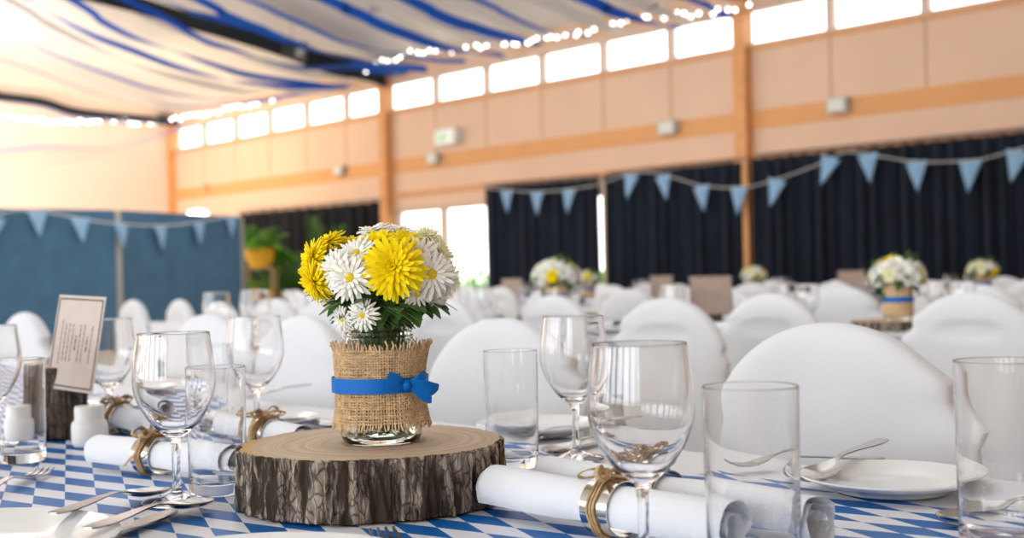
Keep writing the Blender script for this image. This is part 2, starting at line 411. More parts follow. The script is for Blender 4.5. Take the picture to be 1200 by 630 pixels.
# clerestory windows: six panes to a bay
wi = 0
for i in range(len(S_ALL)-1):
    for k in range(6):
        a = S_ALL[i] + (S_ALL[i+1]-S_ALL[i])*k/6; b = S_ALL[i] + (S_ALL[i+1]-S_ALL[i])*(k+1)/6
        if b < 1.0: continue
        wi += 1; fr = MB(); t = .045
        wall_box(fr, a, a+t, Z_SILL, Z_TOP, VW-.02, VW+.1); wall_box(fr, b-t, b, Z_SILL, Z_TOP, VW-.02, VW+.1)
        wall_box(fr, a+t, b-t, Z_SILL, Z_SILL+t, VW-.02, VW+.1); wall_box(fr, a+t, b-t, Z_TOP-t, Z_TOP, VW-.02, VW+.1)
        o = struct(fr.build('window_%d' % wi, M['alu'], smooth=False))
        g = MB(); wall_box(g, a+t, b-t, Z_SILL+t, Z_TOP-t, VW+.04, VW+.046); g.build('pane', M['pane'], o, smooth=False)
# glazed doors
for n, (p0, p1) in enumerate([(462, 517), (517, 573), (573, 640), (640, 722)]):
    a, b = sorted((WS(p0), WS(p1))); fr = MB(); t = .06
    wall_box(fr, a, a+t, 0, Z_HEAD, VW+.02, VW+.12); wall_box(fr, b-t, b, 0, Z_HEAD, VW+.02, VW+.12)
    wall_box(fr, a+t, b-t, 0, .12, VW+.02, VW+.12); wall_box(fr, a+t, b-t, Z_HEAD-t, Z_HEAD, VW+.02, VW+.12)
    o = struct(fr.build('door_%d' % (n+1), M['alu'], smooth=False))
    g = MB(); wall_box(g, a+t, b-t, .12, Z_HEAD-t, VW+.06, VW+.066); g.build('pane', M['pane'], o, smooth=False)
    h = MB(); wall_box(h, b-.05, b-.025, .95, 1.15, VW-.02, VW+.02); h.build('handle', M['legmetal'], o, smooth=False)
# other walls, floor, ceiling
def slab(name, m, v0, v1, s0, s1, z0, z1):
    mb = MB(); mb.obox(hall(v0, s0, z0), AW*(s1-s0), NW*(v1-v0), Vector((0, 0, z1-z0))); return struct(mb.build(name, m, smooth=False))
slab('floor', M['floor'], V_OPP-.2, VW+.2, S_NEAR-.2, S_BACK+.2, -.1, 0)
slab('wall_back', M['back'], V_OPP-.2, VW+.2, S_BACK, S_BACK+.2, 0, 7.6)
slab('wall_front', M['peach'], V_OPP-.2, VW+.2, S_NEAR-.2, S_NEAR, 0, 7.6)
mb = MB()
mb.obox(hall(V_OPP-.2, S_NEAR, 0), AW*(S_BACK-S_NEAR), NW*.2, Vector((0, 0, .5)))
mb.obox(hall(V_OPP-.2, S_NEAR, 4.1), AW*(S_BACK-S_NEAR), NW*.2, Vector((0, 0, 1.0)))
for k in range(13):
    mb.obox(hall(V_OPP-.2, S_NEAR+k*(S_BACK-S_NEAR-.6)/12, .5), AW*.6, NW*.2, Vector((0, 0, 3.6)))
struct(mb.build('wall_left', M['peach'], smooth=False))
mb = MB(); PITCH = .24; RIDGE_V = 2.4; RIDGE_Z = EAVE + (VW-RIDGE_V)*PITCH
for (va, za, vb, zb) in ((VW+.2, EAVE-.02, RIDGE_V, RIDGE_Z), (RIDGE_V, RIDGE_Z, V_OPP-.2, EAVE-.02)):
    p = [hall(va, S_NEAR-.2, za), hall(va, S_BACK+.2, za), hall(vb, S_BACK+.2, zb), hall(vb, S_NEAR-.2, zb)]
    mb.add(p + [q+Vector((0, 0, .15)) for q in p], [(0,1,2,3),(7,6,5,4),(0,4,5,1),(1,5,6,2),(2,6,7,3),(3,7,4,0)])
struct(mb.build('ceiling', M['ceiling'], smooth=False))
for k, v in enumerate((4.0,)):
    z = EAVE + (VW-v)*PITCH
    mb = MB(); mb.obox(hall(v-.06, S_NEAR, z-.16), AW*(S_BACK-S_NEAR), NW*.16, Vector((0, 0, .15)))
    struct(mb.build('trim_%d' % (4+k), M['purlin'], smooth=False))
# outside
mb = MB(); mb.obox(hall(VW+.2, -20, -.3), AW*70, NW*60, Vector((0, 0, .2)))
tag(mb.build('ground', M['ground'], smooth=False), kind='structure')

# ------------------------------------------------------------------ helper shapes for plants
def leaf_blade(mb, base, dirv, length, width, droop=.3, n=6, up=Vector((0, 0, 1)), th=.0006):
    dirv = Vector(dirv).normalized(); side = dirv.cross(up)
    side = side.normalized() if side.length > 1e-4 else Vector((1, 0, 0))
    pts, sd = [], []
    for i in range(n+1):
        t = i/n
        p = Vector(base) + dirv*length*t - up*droop*length*t*t
        pts.append(p); sd.append(side*max(width*.5*math.sin(math.pi*min(1, .08+t*.92))**.8, width*.03))
    mb.strip(pts, sd, th)
def bush(mb, c, r, n, lw, seed, m=None):
    rnd = random.Random(seed)
    for i in range(n):
        d = Vector((rnd.gauss(0, 1), rnd.gauss(0, 1), rnd.gauss(0, 1))).normalized()
        p = Vector(c) + Vector((d.x*r[0], d.y*r[1], d.z*r[2]))*(rnd.random()**.4)
        leaf_blade(mb, p, d+Vector((rnd.gauss(0, .5), rnd.gauss(0, .5), rnd.gauss(0, .4))), lw*(.7+rnd.random()*.6), lw*.45, .2, 3)
# shrubs outside the glazed doors
for k, (px, py, dv, rr) in enumerate([(540, 320, 3.0, .9), (556, 338, 1.6, .55), (508, 336, 2.0, .5), (704, 330, 2.5, .6)]):
    r_ = ray(px, py); d = (VW+dv)/r_.dot(NW); p = Vector((0, 0, CAMZ)) + r_*d
    root = thing('garden_shrub', ['tall green shrub outside the glazed doors', 'low green shrub close outside the glass doors below the tall one',
             'small green shrub outside the left glass door', 'green shrub outside the gap between the navy curtains'][k], 'shrub', (p.x, p.y, -.1))
    b_ = MB(); bush(b_, (0, 0, p.z*.62), (rr, rr, p.z*.55), 420, .22, k); b_.build('foliage', M['fern'], root)
    t_ = MB(); t_.tube([(0, 0, 0), (.02, .01, p.z*.3), (0, .03, p.z*.7)], [.05, .04, .02]); t_.build('trunk', M['standwood'], root)

# ------------------------------------------------------------------ curtains
def curtain(px0, px1, y0, y1, off, m, label, z0=.03, folds=9, amp=.045, sway=0.0, name='curtain'):
    a, b = PW(px0, y0, off), PW(px1, y1, off)
    mb = MB(); n = folds*12; rows = []; nz = 14
    rnd = random.Random(int(px0))
    ph = [rnd.random()*6 for _ in range(4)]
    for iz in range(nz+1):
        row = []
        for i in range(n+1):
            t = i/n; p = a.lerp(b, t); top = p.z
            z = z0 + (top-z0)*(1-iz/nz)
            k = 1-iz/nz
            d = amp*(math.sin(t*folds*2*math.pi+ph[0]+.4*math.sin(t*9+ph[1])) + .35*math.sin(t*folds*4.7*math.pi+ph[2]))*(1.0+.5*(1-k))
            q = p + NW*d + AW*(sway*(1-k)*math.sin(3*t)); row.append(Vector((q.x, q.y, z - (.02*abs(math.sin(t*folds*2*math.pi)) if iz == 0 else 0))))
        rows.append(row)
    mb.grid(rows)
    root = thing(name, label, 'curtain', (a+b)/2 - Vector((0, 0, (a.z+b.z)/2)))
    o = mb.build('curtain_panel', m, root); o.matrix_parent_inverse = root.matrix_world.inverted()
    o.location = -Vector(root.location)
    sd = o.modifiers.new('thick', 'SOLIDIFY'); sd.thickness = .006
    rl = MB(); q0, q1 = a+Vector((0, 0, .03)), b+Vector((0, 0, .03)); rl.tube([q0, q1], .018, 8)
    ro = rl.build('curtain_rail', M['legmetal'], root); ro.location = -Vector(root.location)
    return root
curtain(280, 449, 250, 235, .16, M['black_curtain'], 'black curtain along the wall behind the potted plants', folds=12)
curtain(568, 699, 219, 208, .16, M['navy'], 'narrow navy curtain beside the glazed doors', folds=10)
curtain(711, 877, 205, 188, .16, M['navy'], 'navy curtain between the bright gap and the timber pillar', folds=12)
curtain(884, 1330, 185, 141, .16, M['navy'], 'wide navy curtain from the timber pillar to the picture edge', folds=24)
curtain(706, 716, 213, 211, .10, M['sheer'], 'thin pale curtain edge in the bright gap between navy curtains', folds=2, amp=.02)

# ------------------------------------------------------------------ bunting
def bunting(path, flags, fw, fh, label, off_fn):
    pts = [off_fn(*p) for p in path]
    root = thing('bunting', label, 'bunting', pts[len(pts)//2]); loc = Vector(root.location)
    mb = MB(); mb.tube([p-loc for p in pts], .008, 6); mb.build('cord', M['flagline'], root)
    for (px, py, tilt) in flags:
        p = off_fn(px, py) - loc; q = off_fn(px+6, py) - loc
        ax = (q-p).normalized(); ax.z = 0; ax = ax.normalized(); nn = ax.cross(Vector((0, 0, 1)))
        rr = Matrix.Rotation(R(tilt), 3, nn)
        A_, B_, T_ = rr @ (ax*-fw/2), rr @ (ax*fw/2), rr @ Vector((0, 0, -fh))
        f = MB(); e = nn*.004; dr = nn*.03
        tri = [A_, B_, T_+dr]; f.add([v-e for v in tri]+[v+e for v in tri], [(0,1,2),(5,4,3),(0,3,4,1),(1,4,5,2),(2,5,3,0)])
        f.build('flag', M['flag'], root, p, smooth=False)
cpath = [(567,220),(595,223),(625,225),(660,223),(698,217),(735,204),(752,201.5),(766,202),(790,208),(819,217),(848,220),(883,218),(920,207),(955,194),(990,177.5),(1010,179),(1031,183),(1060,188),(1089,190),(1120,189),(1150,187),(1200,173),(1240,160)]
cflags = [(594,223,4),(630,225,0),(667,222,-4),(740,204,-12),(777,205,12),(822,217.5,8),(866,219.5,-2),(911,210,-16),(974,184,-22),(1017,180,6),(1074,189,3),(1137,188,-3),(1193,176,-12)]
bunting(cpath, cflags, .255, .34, 'pale blue bunting strung across the navy curtains', lambda x, y: PW(x, y, .32))
PART = [(PD(-160, 243, 11.4)), (PD(137, 247, 12.9)), (PD(281, 254, 14.7))]
PZ = 1.80
def part_pt(px, py, off=.09):
    seg = (PART[0], PART[1]) if px < 137 else (PART[1], PART[2])
    a, b = seg[0].copy(), seg[1].copy(); d = b-a; d.z = 0; d.normalize(); nrm = Vector((d.y, -d.x, 0))
    r_ = ray(px, py); k = (a+nrm*off).dot(nrm)/r_.dot(nrm)
    return Vector((0, 0, CAMZ)) + r_*k
bpath = [(-60,262),(-20,262),(5,249),(20,246),(43,247),(70,251),(95,256),(118,260),(142,262),(165,264),(188,264),(210,263),(233,260),(255,256),(275,252)]
bflags = [(-5,255,-10),(44,247,2),(94,255,3),(142,262,0),(188,264,0),(233,260,-3),(271,253,-8)]
bunting(bpath, bflags, .20, .27, 'pale blue bunting hung along the blue partition', part_pt)

# ------------------------------------------------------------------ partition
root = thing('folding_partition', 'tall blue cloth room partition with pale metal frame', 'partition', (PART[1].x, PART[1].y, 0))
loc = Vector(root.location)
for i in (0, 1):
    a, b = PART[i].copy(), PART[i+1].copy(); a.z = b.z = 0; d = (b-a).normalized(); n_ = Vector((d.y, -d.x, 0))
    mb = MB(); mb.obox(a-loc+d*.03-n_*.025+Vector((0, 0, .06)), d*((b-a).length-.06), n_*.05, Vector((0, 0, PZ-.06))); mb.build('panel', M['partition'], root, smooth=False)
    fr = MB(); fr.obox(b-loc-d*.03-n_*.035, d*.06, n_*.07, Vector((0, 0, PZ-.02)));
    fr.obox(a-loc-n_*.2+d*.3, d*.05, n_*.4, Vector((0, 0, .05))); fr.obox(b-loc-n_*.2-d*.3, d*.05, n_*.4, Vector((0, 0, .05)))
    fr.build('frame', M['partframe'], root, smooth=False)

# ------------------------------------------------------------------ wall fittings
def wall_fit(name, px, py, wpx, hpx, label, cat, m1, m2, depth=.12):
    p = PW(px, py); e = PW(px+wpx, py); wdt = abs(e.dot(AW)-p.dot(AW)); hgt = PW(px, py-hpx).z - p.z
    root = thing(name, label, cat, p - NW*.001)
    mb = MB(); mb.obox(AW*(-wdt/2)+Vector((0, 0, -hgt/2)), AW*wdt, -NW*depth, Vector((0, 0, hgt))); mb.build('housing', m1, root, smooth=False)
    f = MB(); f.obox(AW*(-wdt*.40)+Vector((0, 0, -hgt*.38))-NW*depth, AW*wdt*.8, -NW*.012, Vector((0, 0, hgt*.76))); f.build('lens', m2, root, smooth=False)
    return root, wdt, hgt, depth
wall_fit('emergency_light', 787, 150, 20, 16, 'grey emergency light box on the orange band beside a panel joint', 'light fitting', M['greyplastic'], M['whiteplastic'])
wall_fit('emergency_light', 986, 124, 23, 18, 'grey emergency light box on the orange band above the wide curtain', 'light fitting', M['greyplastic'], M['whiteplastic'])
wall_fit('emergency_light', 512, 186, 12, 12, 'small grey box on the orange band under the exit sign', 'light fitting', M['greyplastic'], M['whiteplastic'])
wall_fit('emergency_light', 402, 200, 10, 11, 'small grey box on the orange band above the black curtain', 'light fitting', M['greyplastic'], M['whiteplastic'])
wall_fit('wall_sensor', 243, 220, 4, 9, 'tiny dark sensor on the wall near the far corner', 'sensor', M['joint'], M['joint'], .06)
root, wd, hg, dp = wall_fit('exit_sign', 530, 161, 25, 19, 'white illuminated exit sign with green running figure on the peach wall', 'sign', M['whiteplastic'], M['exitwhite'], .16)
fig = MB()
def fb(x0, y0, x1, y1, wv):
    a = AW*(-x0*wd)+Vector((0, 0, y0*hg)) - NW*(dp+.013); b = AW*(-x1*wd)+Vector((0, 0, y1*hg)) - NW*(dp+.013)
    t = (b-a).normalized(); sd = t.cross(NW)*wv*hg; fig.strip([a, b], [sd, sd], .004)
fb(-.30, -.30, -.30, .30, .05); fb(-.02, .10, -.10, -.10, .09); fb(-.10, -.10, -.0, -.2, .05); fb(0, -.2, -.02, -.32, .05); fb(-.1, -.1, -.2, -.25, .05); fb(-.02, .1, .10, .0, .04); fb(-.02, .1, -.16, .08, .04); fb(-.01, .2, .04, .26, .08); fb(.18, 0, .33, 0, .05); fb(-.3, .3, -.16, .3, .04)
fig.build('pictogram', M['exitgreen'], root, smooth=False)
# small bright uplight above partition
p = PD(232, 250, 20.0)
root = thing('stage_spotlight', 'small bright lamp shining above the end of the partition', 'lamp', p)
mb = MB(); mb.lathe([(.04, -.25), (.11, -.2), (.13, -.04), (.12, -.02)], 20); mb.build('lamp_housing', M['blackplastic'], root)
mb = MB(); mb.sphere((0, 0, 0), .13, 16, 8, (1.3, 1.3, .5)); mb.build('bulb', M['spot'], root)
mb = MB(); mb.tube([(0, 0, -.22), (0, 0, -p.z+.03)], .02); mb.tube([(-.3, 0, -p.z+.03), (.3, 0, -p.z+.03)], .02); mb.build('stand', M['blackplastic'], root)

# ------------------------------------------------------------------ streamers over the ceiling
def smooth_path(pts, n=10):
    out = []
    for i in range(len(pts)-1):
        p0, p1, p2, p3 = pts[max(i-1, 0)], pts[i], pts[i+1], pts[min(i+2, len(pts)-1)]
        for k in range(n):
            t = k/n
            out.append(.5*((2*p1)+(-p0+p2)*t+(2*p0-5*p1+4*p2-p3)*t*t+(-p0+3*p1-3*p2+p3)*t**3))
    out.append(pts[-1]); return out
WSC = .62
def streamer(trace, wall_px, width, m, label, group=None, twist=1.0, seed=0, name='streamer', ext=3.0, dz=0.0, base=.3):
    s0 = PW(*wall_px, .15).dot(AW)
    pts = [PW(*wall_px, .15)+Vector((0, 0, dz))] + [on_s(x, y, s0)+Vector((0, 0, dz)) for x, y in trace]
    # carry on over the hall towards the ridge
    d = (pts[-1]-pts[-2]).normalized(); pts.append(pts[-1] + Vector((d.x, d.y, d.z*.75))*ext)
    for q in pts:
        v = q.dot(NW); lim = EAVE + (VW-v)*PITCH - .25
        if q.z > lim: q.z = lim
    path = smooth_path(pts, 10); rnd = random.Random(seed); ph = rnd.random()*6; f = .6+rnd.random()*.5
    sides = []; L = 0
    for i, p in enumerate(path):
        if i: L += (p-path[i-1]).length
        t = (path[min(i+1, len(path)-1)]-path[max(i-1, 0)]).normalized()
        ang = twist*(math.sin(L*f+ph)*1.0) + base
        hz = t.cross(Vector((0, 0, 1))).normalized(); vt = hz.cross(t).normalized()
        sides.append((hz*math.cos(ang)+vt*math.sin(ang))*width*WSC/2)
    loc = path[0].copy(); mb = MB(); mb.strip([p-loc for p in path], sides, .004)
    o = mb.build(name, m, loc=loc); tag(o, label, 'streamer', group)
    return o
SB, SW_ = M['sblue'], M['swhite']
G1 = 'blue ceiling streamers'
streamer([(334,101),(299,98),(265,94),(206,78),(150,57),(110,42),(63,18),(33,0)], (405,97), .17, SB, 'blue streamer sweeping to the top left corner, third from the back wall', G1, 1.0, 1)
streamer([(334,94),(291,88),(263,80),(205,60),(160,45),(120,25),(85,0)], (410,94), .17, SB, 'blue streamer second in front of the back one, below the black swag', G1, 1.0, 2)
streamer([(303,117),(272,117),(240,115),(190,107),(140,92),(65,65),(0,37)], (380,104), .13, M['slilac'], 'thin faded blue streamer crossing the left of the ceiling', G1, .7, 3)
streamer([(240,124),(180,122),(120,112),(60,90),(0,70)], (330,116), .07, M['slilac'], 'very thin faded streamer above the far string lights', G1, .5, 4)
streamer([(420,79),(370,80),(345,78),(300,66),(275,58),(245,50),(222,38),(170,10)], (462,86), .22, SB, 'blue streamer hugging the underside of the black swag', G1, .8, 5)
streamer([(425,72),(380,62),(330,47),(300,35),(255,22),(222,14),(190,0)], (475,80), .3, SB, 'wide blue streamer hugging the top of the black swag', G1, .5, 6)
streamer([(470,79),(425,76),(380,62),(330,44),(305,33),(290,28),(260,15),(235,0)], (500,80), .2, SB, 'blue streamer that widens where it meets the picture top edge', G1, 1.0, 7)
streamer([(512,71),(481,66),(440,58),(400,48),(360,30),(325,15),(290,0)], (545,71), .13, SB, 'slim dark blue streamer passing under the hanging wire', G1, .7, 8)
streamer([(556,62),(533,59),(502,50),(485,44),(461,35),(440,26),(425,18),(405,10),(385,0)], (590,65), .24, SB, 'broad twisted blue streamer above the second clerestory windows', G1, 1.2, 9)
streamer([(600,45),(570,37),(555,32),(540,28),(510,16),(480,0)], (632,51), .24, SB, 'broad blue streamer reaching the top edge near the picture centre', G1, 1.2, 10)
streamer([(648,38),(625,31),(590,15),(560,0)], (690,42), .12, SB, 'slim blue streamer just past the picture centre', G1, .8, 11)
streamer([(775,30),(745,22),(728,17),(710,10),(690,0)], (796,32), .24, SB, 'broad blue streamer above the fifth clerestory window', G1, 1.1, 12)
streamer([(842,15),(830,7),(810,0)], (856,18), .16, SB, 'short blue streamer beside the timber pillar top', G1, 1.0, 13)
G2 = 'white ceiling streamers'
for k, (tr, wp, lab) in enumerate([
    ([(470,32),(440,12),(420,0)], (560,66), 'white drape strip between the slim and the broad twisted blue streamers'),
    ([(560,45),(500,22),(455,0)], (610,58), 'white drape strip before the broad blue streamer at the picture centre'),
    ([(640,40),(580,22),(530,0)], (660,47), 'white drape strip after the broad blue streamer at the picture centre'),
    ([(720,35),(670,16),(632,0)], (745,38), 'white drape strip left of the fifth-window blue streamer'),
    ([(800,22),(765,10),(742,0)], (826,26), 'white drape strip between the last two blue streamers'),
    ([(400,92),(340,82),(250,52),(170,18),(140,0)], (440,92), 'white drape strip below the black swag'),
    ([(300,108),(230,96),(150,72),(60,30),(10,0)], (390,100), 'white drape strip behind the left blue streamers')]):
    streamer(tr, wp, .34, SW_, lab, G2, .6, 30+k)
streamer([(427,82),(378,72),(311,49),(222,24),(142,0)], (452,87), .70, M['sblack'], 'broad black fabric swag running down to the pillar top', None, .15, 21, 'fabric_swag', base=1.0)
streamer([(100,133),(50,120),(0,113),(-60,100)], (209,141), .32, M['sblack'], 'black fabric swag along the back wall ceiling edge', None, .2, 22, 'fabric_swag', base=1.0)
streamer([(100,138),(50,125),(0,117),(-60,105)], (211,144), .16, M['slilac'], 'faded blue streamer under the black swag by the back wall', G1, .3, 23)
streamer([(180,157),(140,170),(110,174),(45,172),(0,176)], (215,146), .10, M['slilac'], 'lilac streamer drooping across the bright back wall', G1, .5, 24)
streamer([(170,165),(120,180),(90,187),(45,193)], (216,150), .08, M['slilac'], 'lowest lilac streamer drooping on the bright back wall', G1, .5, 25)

# ------------------------------------------------------------------ string lights
def fairy(path, n, label, seed, jit=3.0, r=.022):
    pts = smooth_path([Vector(p) for p in path], 8); rnd = random.Random(seed)
    root = thing('fairy_lights', label, 'string lights', pts[0]); loc = pts[0].copy()
    mb = MB(); mb.tube([p-loc for p in pts], .006, 5); mb.build('wire', M['wire'], root)
    b = MB(); b.sphere((0, 0, -r), r, 10, 8); me = b.mesh('bulb', M['bulb'])
    L = [0]
    for i in range(1, len(pts)): L.append(L[-1]+(pts[i]-pts[i-1]).length)
    for k in range(n):
        t = L[-1]*(k+.5+rnd.uniform(-.4, .4))/n; i = max(j for j in range(len(L)-1) if L[j] <= t)
        p = pts[i].lerp(pts[i+1], (t-L[i])/max(1e-6, L[i+1]-L[i]))
        inst('bulb', me, root, p-loc+Vector((0, 0, rnd.uniform(-.05, .02)*jit/3)))
fairy([PW(x, y, .5) for x, y in [(880,4),(850,8),(800,14),(760,16),(720,24),(680,36),(640,42),(600,49),(570,50),(545,53)]], 38, 'string of white bulbs along the clerestory window tops by the pillar', 1)
fairy([PW(x, y, .6) for x, y in [(538,56),(512,56),(495,58),(478,60),(462,66),(440,72),(428,80),(412,88)]], 18, 'short string of white bulbs crossing the pillar top', 2)
fairy([PW(x, y, .4) for x, y in [(366,100),(345,106),(325,112),(300,118),(275,124),(250,129),(225,134),(200,138)]], 30, 'string of white bulbs over the far clerestory windows', 3, r=.026)
sB = S_BACK-.5
fairy([on_s(x, y, sB) for x, y in [(185,140),(165,142),(140,139),(115,138),(80,141),(50,138),(20,135),(-10,133)]], 34, 'string of white bulbs across the far back wall', 4, r=.028)

# black loudspeaker hung from the ceiling on a wire
p = PD(343, 58, 18.0)
root = thing('hanging_loudspeaker', 'black loudspeaker hung on a wire beside the black swag', 'loudspeaker', p)
mb = MB(); mb.obox((-.17, -.1, -.10), (.36, 0, -.08), (0, .2, 0), (.04, 0, .26)); mb.build('cabinet', M['blackplastic'], root, smooth=False)
mb = MB(); mb.lathe([(.0, .0), (.07, .0), (.07, .02), (.0, .025)], 16); mb.xf(Matrix.Translation((.13, -.11, -.06)) @ Matrix.Rotation(R(90), 4, 'X')); mb.build('driver_cone', M['legmetal'], root)
mb = MB(); v = p.dot(NW); ztop = EAVE+(VW-v)*PITCH-p.z; mb.tube([(0, 0, .06), (0, 0, ztop)], .008, 6); mb.build('hanging_wire', M['greyplastic'], root)

# ------------------------------------------------------------------ plants by the partition
def frond(mb, base, az, el, length, nleaf, ll, lw, droop):
    d = Vector((math.cos(az)*math.cos(el), math.sin(az)*math.cos(el), math.sin(el)))
    pts = [Vector(base)+d*length*t-Vector((0, 0, droop*length*t*t)) for t in [i/10 for i in range(11)]]
    mb.tube(pts, [.008*(1-.8*i/10) for i in range(11)], 5)
    for i in range(nleaf):
        t = .2+.8*i/nleaf; k = min(9, int(t*10)); p = pts[k].lerp(pts[k+1], t*10-k); tan = (pts[k+1]-pts[k]).normalized()
        sd = tan.cross(Vector((0, 0, 1))).normalized()
        for sg in (-1, 1):
            leaf_blade(mb, p, sd*sg*.9+tan*.6, ll*(1.1-.7*abs(t-.5)), lw, .3, 3, th=.002)
pp = PD(305, 313, 18.5)
root = thing('plant_stand', 'tall wooden stand carrying the yellow fern pot', 'plant stand', (pp.x, pp.y, 0))
H_ = pp.z
mb = MB(); mb.box((-.24, -.2, H_-.03), (.24, .2, H_)); mb.build('shelf', M['standwood'], root, smooth=False)
mb = MB(); mb.box((-.24, -.2, .62), (.24, .2, .65)); mb.build('shelf', M['standwood'], root, smooth=False)
for sx in (-1, 1):
    for sy in (-1, 1):
        mb = MB(); mb.box((sx*.22-.02, sy*.18-.02, 0), (sx*.22+.02, sy*.18+.02, H_-.03)); mb.build('leg', M['standwood'], root, smooth=False)
root = thing('potted_fern', 'bright green fern in a wide yellow pot beside the partition end', 'potted plant', pp)
mb = MB(); mb.lathe([(.0, 0), (.15, 0), (.22, .14), (.235, .28), (.245, .30), (.215, .30), (.20, .26), (0, .25)], 32); mb.build('pot', M['yellowpot'], root)
mb = MB(); rnd = random.Random(5)
for i in range(34): frond(mb, (rnd.uniform(-.1, .1), rnd.uniform(-.1, .1), .26), rnd.random()*6.28, R(rnd.uniform(15, 80)), rnd.uniform(.45, .75), 16, .15, .045, rnd.uniform(.3, .8))
mb.build('fronds', M['fern'], root)
q = Vector((pp.x-.12, pp.y, .65))
for k, (dx, hh, lab) in enumerate([(-.10, .26, 'slim yellow vase on the lower shelf of the plant stand'), (.12, .22, 'squat yellow planter on the lower shelf of the plant stand')]):
    root = thing('yellow_planter', lab, 'planter', (pp.x+dx, pp.y-.02, .65))
    mb = MB(); rr = .09 if k == 0 else .1; mb.lathe([(0, 0), (rr*.7, 0), (rr, hh*.4), (rr*.9, hh), (rr*.75, hh), (rr*.7, hh*.9), (0, hh*.88)], 24); mb.build('pot', M['yellowpot'], root)
    mb = MB(); rnd = random.Random(8+k)
    for i in range(26): leaf_blade(mb, (rnd.uniform(-.04, .04), rnd.uniform(-.04, .04), hh*.86), (rnd.gauss(0, .5), rnd.gauss(0, .5), 1), rnd.uniform(.15, .3), .035, .3, 5, th=.002)
    mb.build('leaves', M['fern'], root)
pq = PD(338, 350, 19.5)
root = thing('potted_palm', 'dark green palm with long arching fronds before the black curtain', 'potted plant', (pq.x, pq.y, 0))
mb = MB(); mb.lathe([(0, 0), (.2, 0), (.26, .4), (.28, .42), (.24, .42), (.23, .38), (0, .37)], 28); mb.build('pot', M['blackplastic'], root)
mb = MB(); rnd = random.Random(11)
for i in range(30): frond(mb, (rnd.uniform(-.08, .08), rnd.uniform(-.08, .08), .36), rnd.random()*6.28, R(rnd.uniform(50, 86)), rnd.uniform(1.1, 1.9), 20, .30, .05, rnd.uniform(.15, .5))
mb.build('fronds', M['palm'], root)
mb = MB(); frond(mb, (.2, 0, .4), R(10), R(82), 1.75, 20, .28, .05, .05); frond(mb, (.3, 0, .4), R(8), R(70), 1.8, 20, .28, .05, .1); mb.build('fronds', M['fern'], root)
pq = PD(384, 350, 18.6)
root = thing('potted_palm', 'smaller dark palm half hidden behind the yellow chrysanthemums', 'potted plant', (pq.x, pq.y, 0))
mb = MB(); mb.lathe([(0, 0), (.2, 0), (.26, .4), (.28, .42), (.24, .42), (.23, .38), (0, .37)], 28); mb.build('pot', M['blackplastic'], root)
mb = MB()
for i in range(22): frond(mb, (rnd.uniform(-.08, .08), rnd.uniform(-.08, .08), .36), rnd.random()*6.28, R(rnd.uniform(55, 86)), rnd.uniform(1.2, 2.0), 20, .30, .05, rnd.uniform(.1, .4))
mb.build('fronds', M['palm'], root)
# ------------------------------------------------------------------ tables
TA = R(42)
UT = Vector((-math.sin(TA), math.cos(TA), 0)); VT = Vector((math.cos(TA), math.sin(TA), 0))
TRZ = R(132)
def tab(u, v, z=TZ): return UT*u + VT*v + Vector((0, 0, z))
def u_of(px, v, py=330):
    r_ = ray(px, py); d = v/r_.dot(VT); return (r_*d).dot(UT)
def d_of(px, v, py=330): return v/ray(px, py).dot(VT)
def banquet_table(u0, u1, vc, hw, lab, runner_hw, phase):
    L = u1-u0; cu = (u0+u1)/2
    root = thing('banquet_table', 'long trestle table under ' + lab, 'table', tab(cu, vc, 0), TRZ)
    mb = MB(); mb.box((-L/2+.02, -hw+.02, TZ-.045), (L/2-.02, hw-.02, TZ-.008)); mb.build('tabletop', M['plywood'], root, smooth=False)
    for sx in (-1, 0, 1):
        for sy in (-1, 1):
            mb = MB(); x = sx*(L/2-.3); y = sy*(hw-.14); mb.tube([(x, y, 0), (x, y, TZ-.045)], .014); mb.build('leg', M['legmetal'], root)
    cl = MB(); n = int(L*14); k = int(hw*20); per = []
    for i in range(n): per.append((-L/2+L*i/n, -hw, 0, -1, L*i/n))
    for i in range(k): per.append((L/2, -hw+2*hw*i/k, 1, 0, i/k))
    for i in range(n): per.append((L/2-L*i/n, hw, 0, 1, L*i/n+.3))
    for i in range(k): per.append((-L/2, hw-2*hw*i/k, -1, 0, i/k+.6))
    rings = []
    for (ins, z, amp) in ((.10, 0, 0), (.012, 0, 0), (.002, -.004, 0), (-.002, -.015, 0), (-.006, -.08, .006), (-.01, -.16, .012), (-.014, -.25, .018)):
        rg = []
        for (x, y, nx, ny, t) in per:
            o_ = -ins + amp*math.sin(t*16+1.3*math.sin(t*5))
            xx = x+nx*o_ if nx else max(-L/2+ins, min(L/2-ins, x)); yy = y+ny*o_ if ny else max(-hw+ins, min(hw-ins, y))
            rg.append((xx, yy, TZ+z))
        rings.append(rg)
    cl.grid(rings[::-1], cv=True)
    cl.f.append(tuple(range((len(rings)-1)*len(per), len(rings)*len(per)))); cl.mi.append(0)
    o = cl.build('tablecloth', M['cloth'], loc=tab(cu, vc, 0)); o.rotation_euler = (0, 0, TRZ)
    tag(o, 'white cloth spread over ' + lab.replace('the white cloth of ', ''), 'tablecloth')
    rn = MB(); rows = []
    for i in range(int(L*10)+1):
        x = -L/2+.01+(L-.02)*i/int(L*10)
        rows.append([(x, -runner_hw+2*runner_hw*j/8, .0012+.0006*noise.noise((x*5, j*.7, vc))) for j in range(9)])
    rn.grid([r[::-1] for r in rows])
    o = rn.build('table_runner', M['lozenge'], loc=tab(cu, vc, TZ)); o.rotation_euler = (0, 0, TRZ)
    # (the paper pattern is centred on the table's own origin)
    tag(o, 'blue and white lozenge paper runner along ' + lab.replace('the white cloth of ', ''), 'table runner')
    return root
T1C, T2C, T3C = .70, 3.62, 6.6
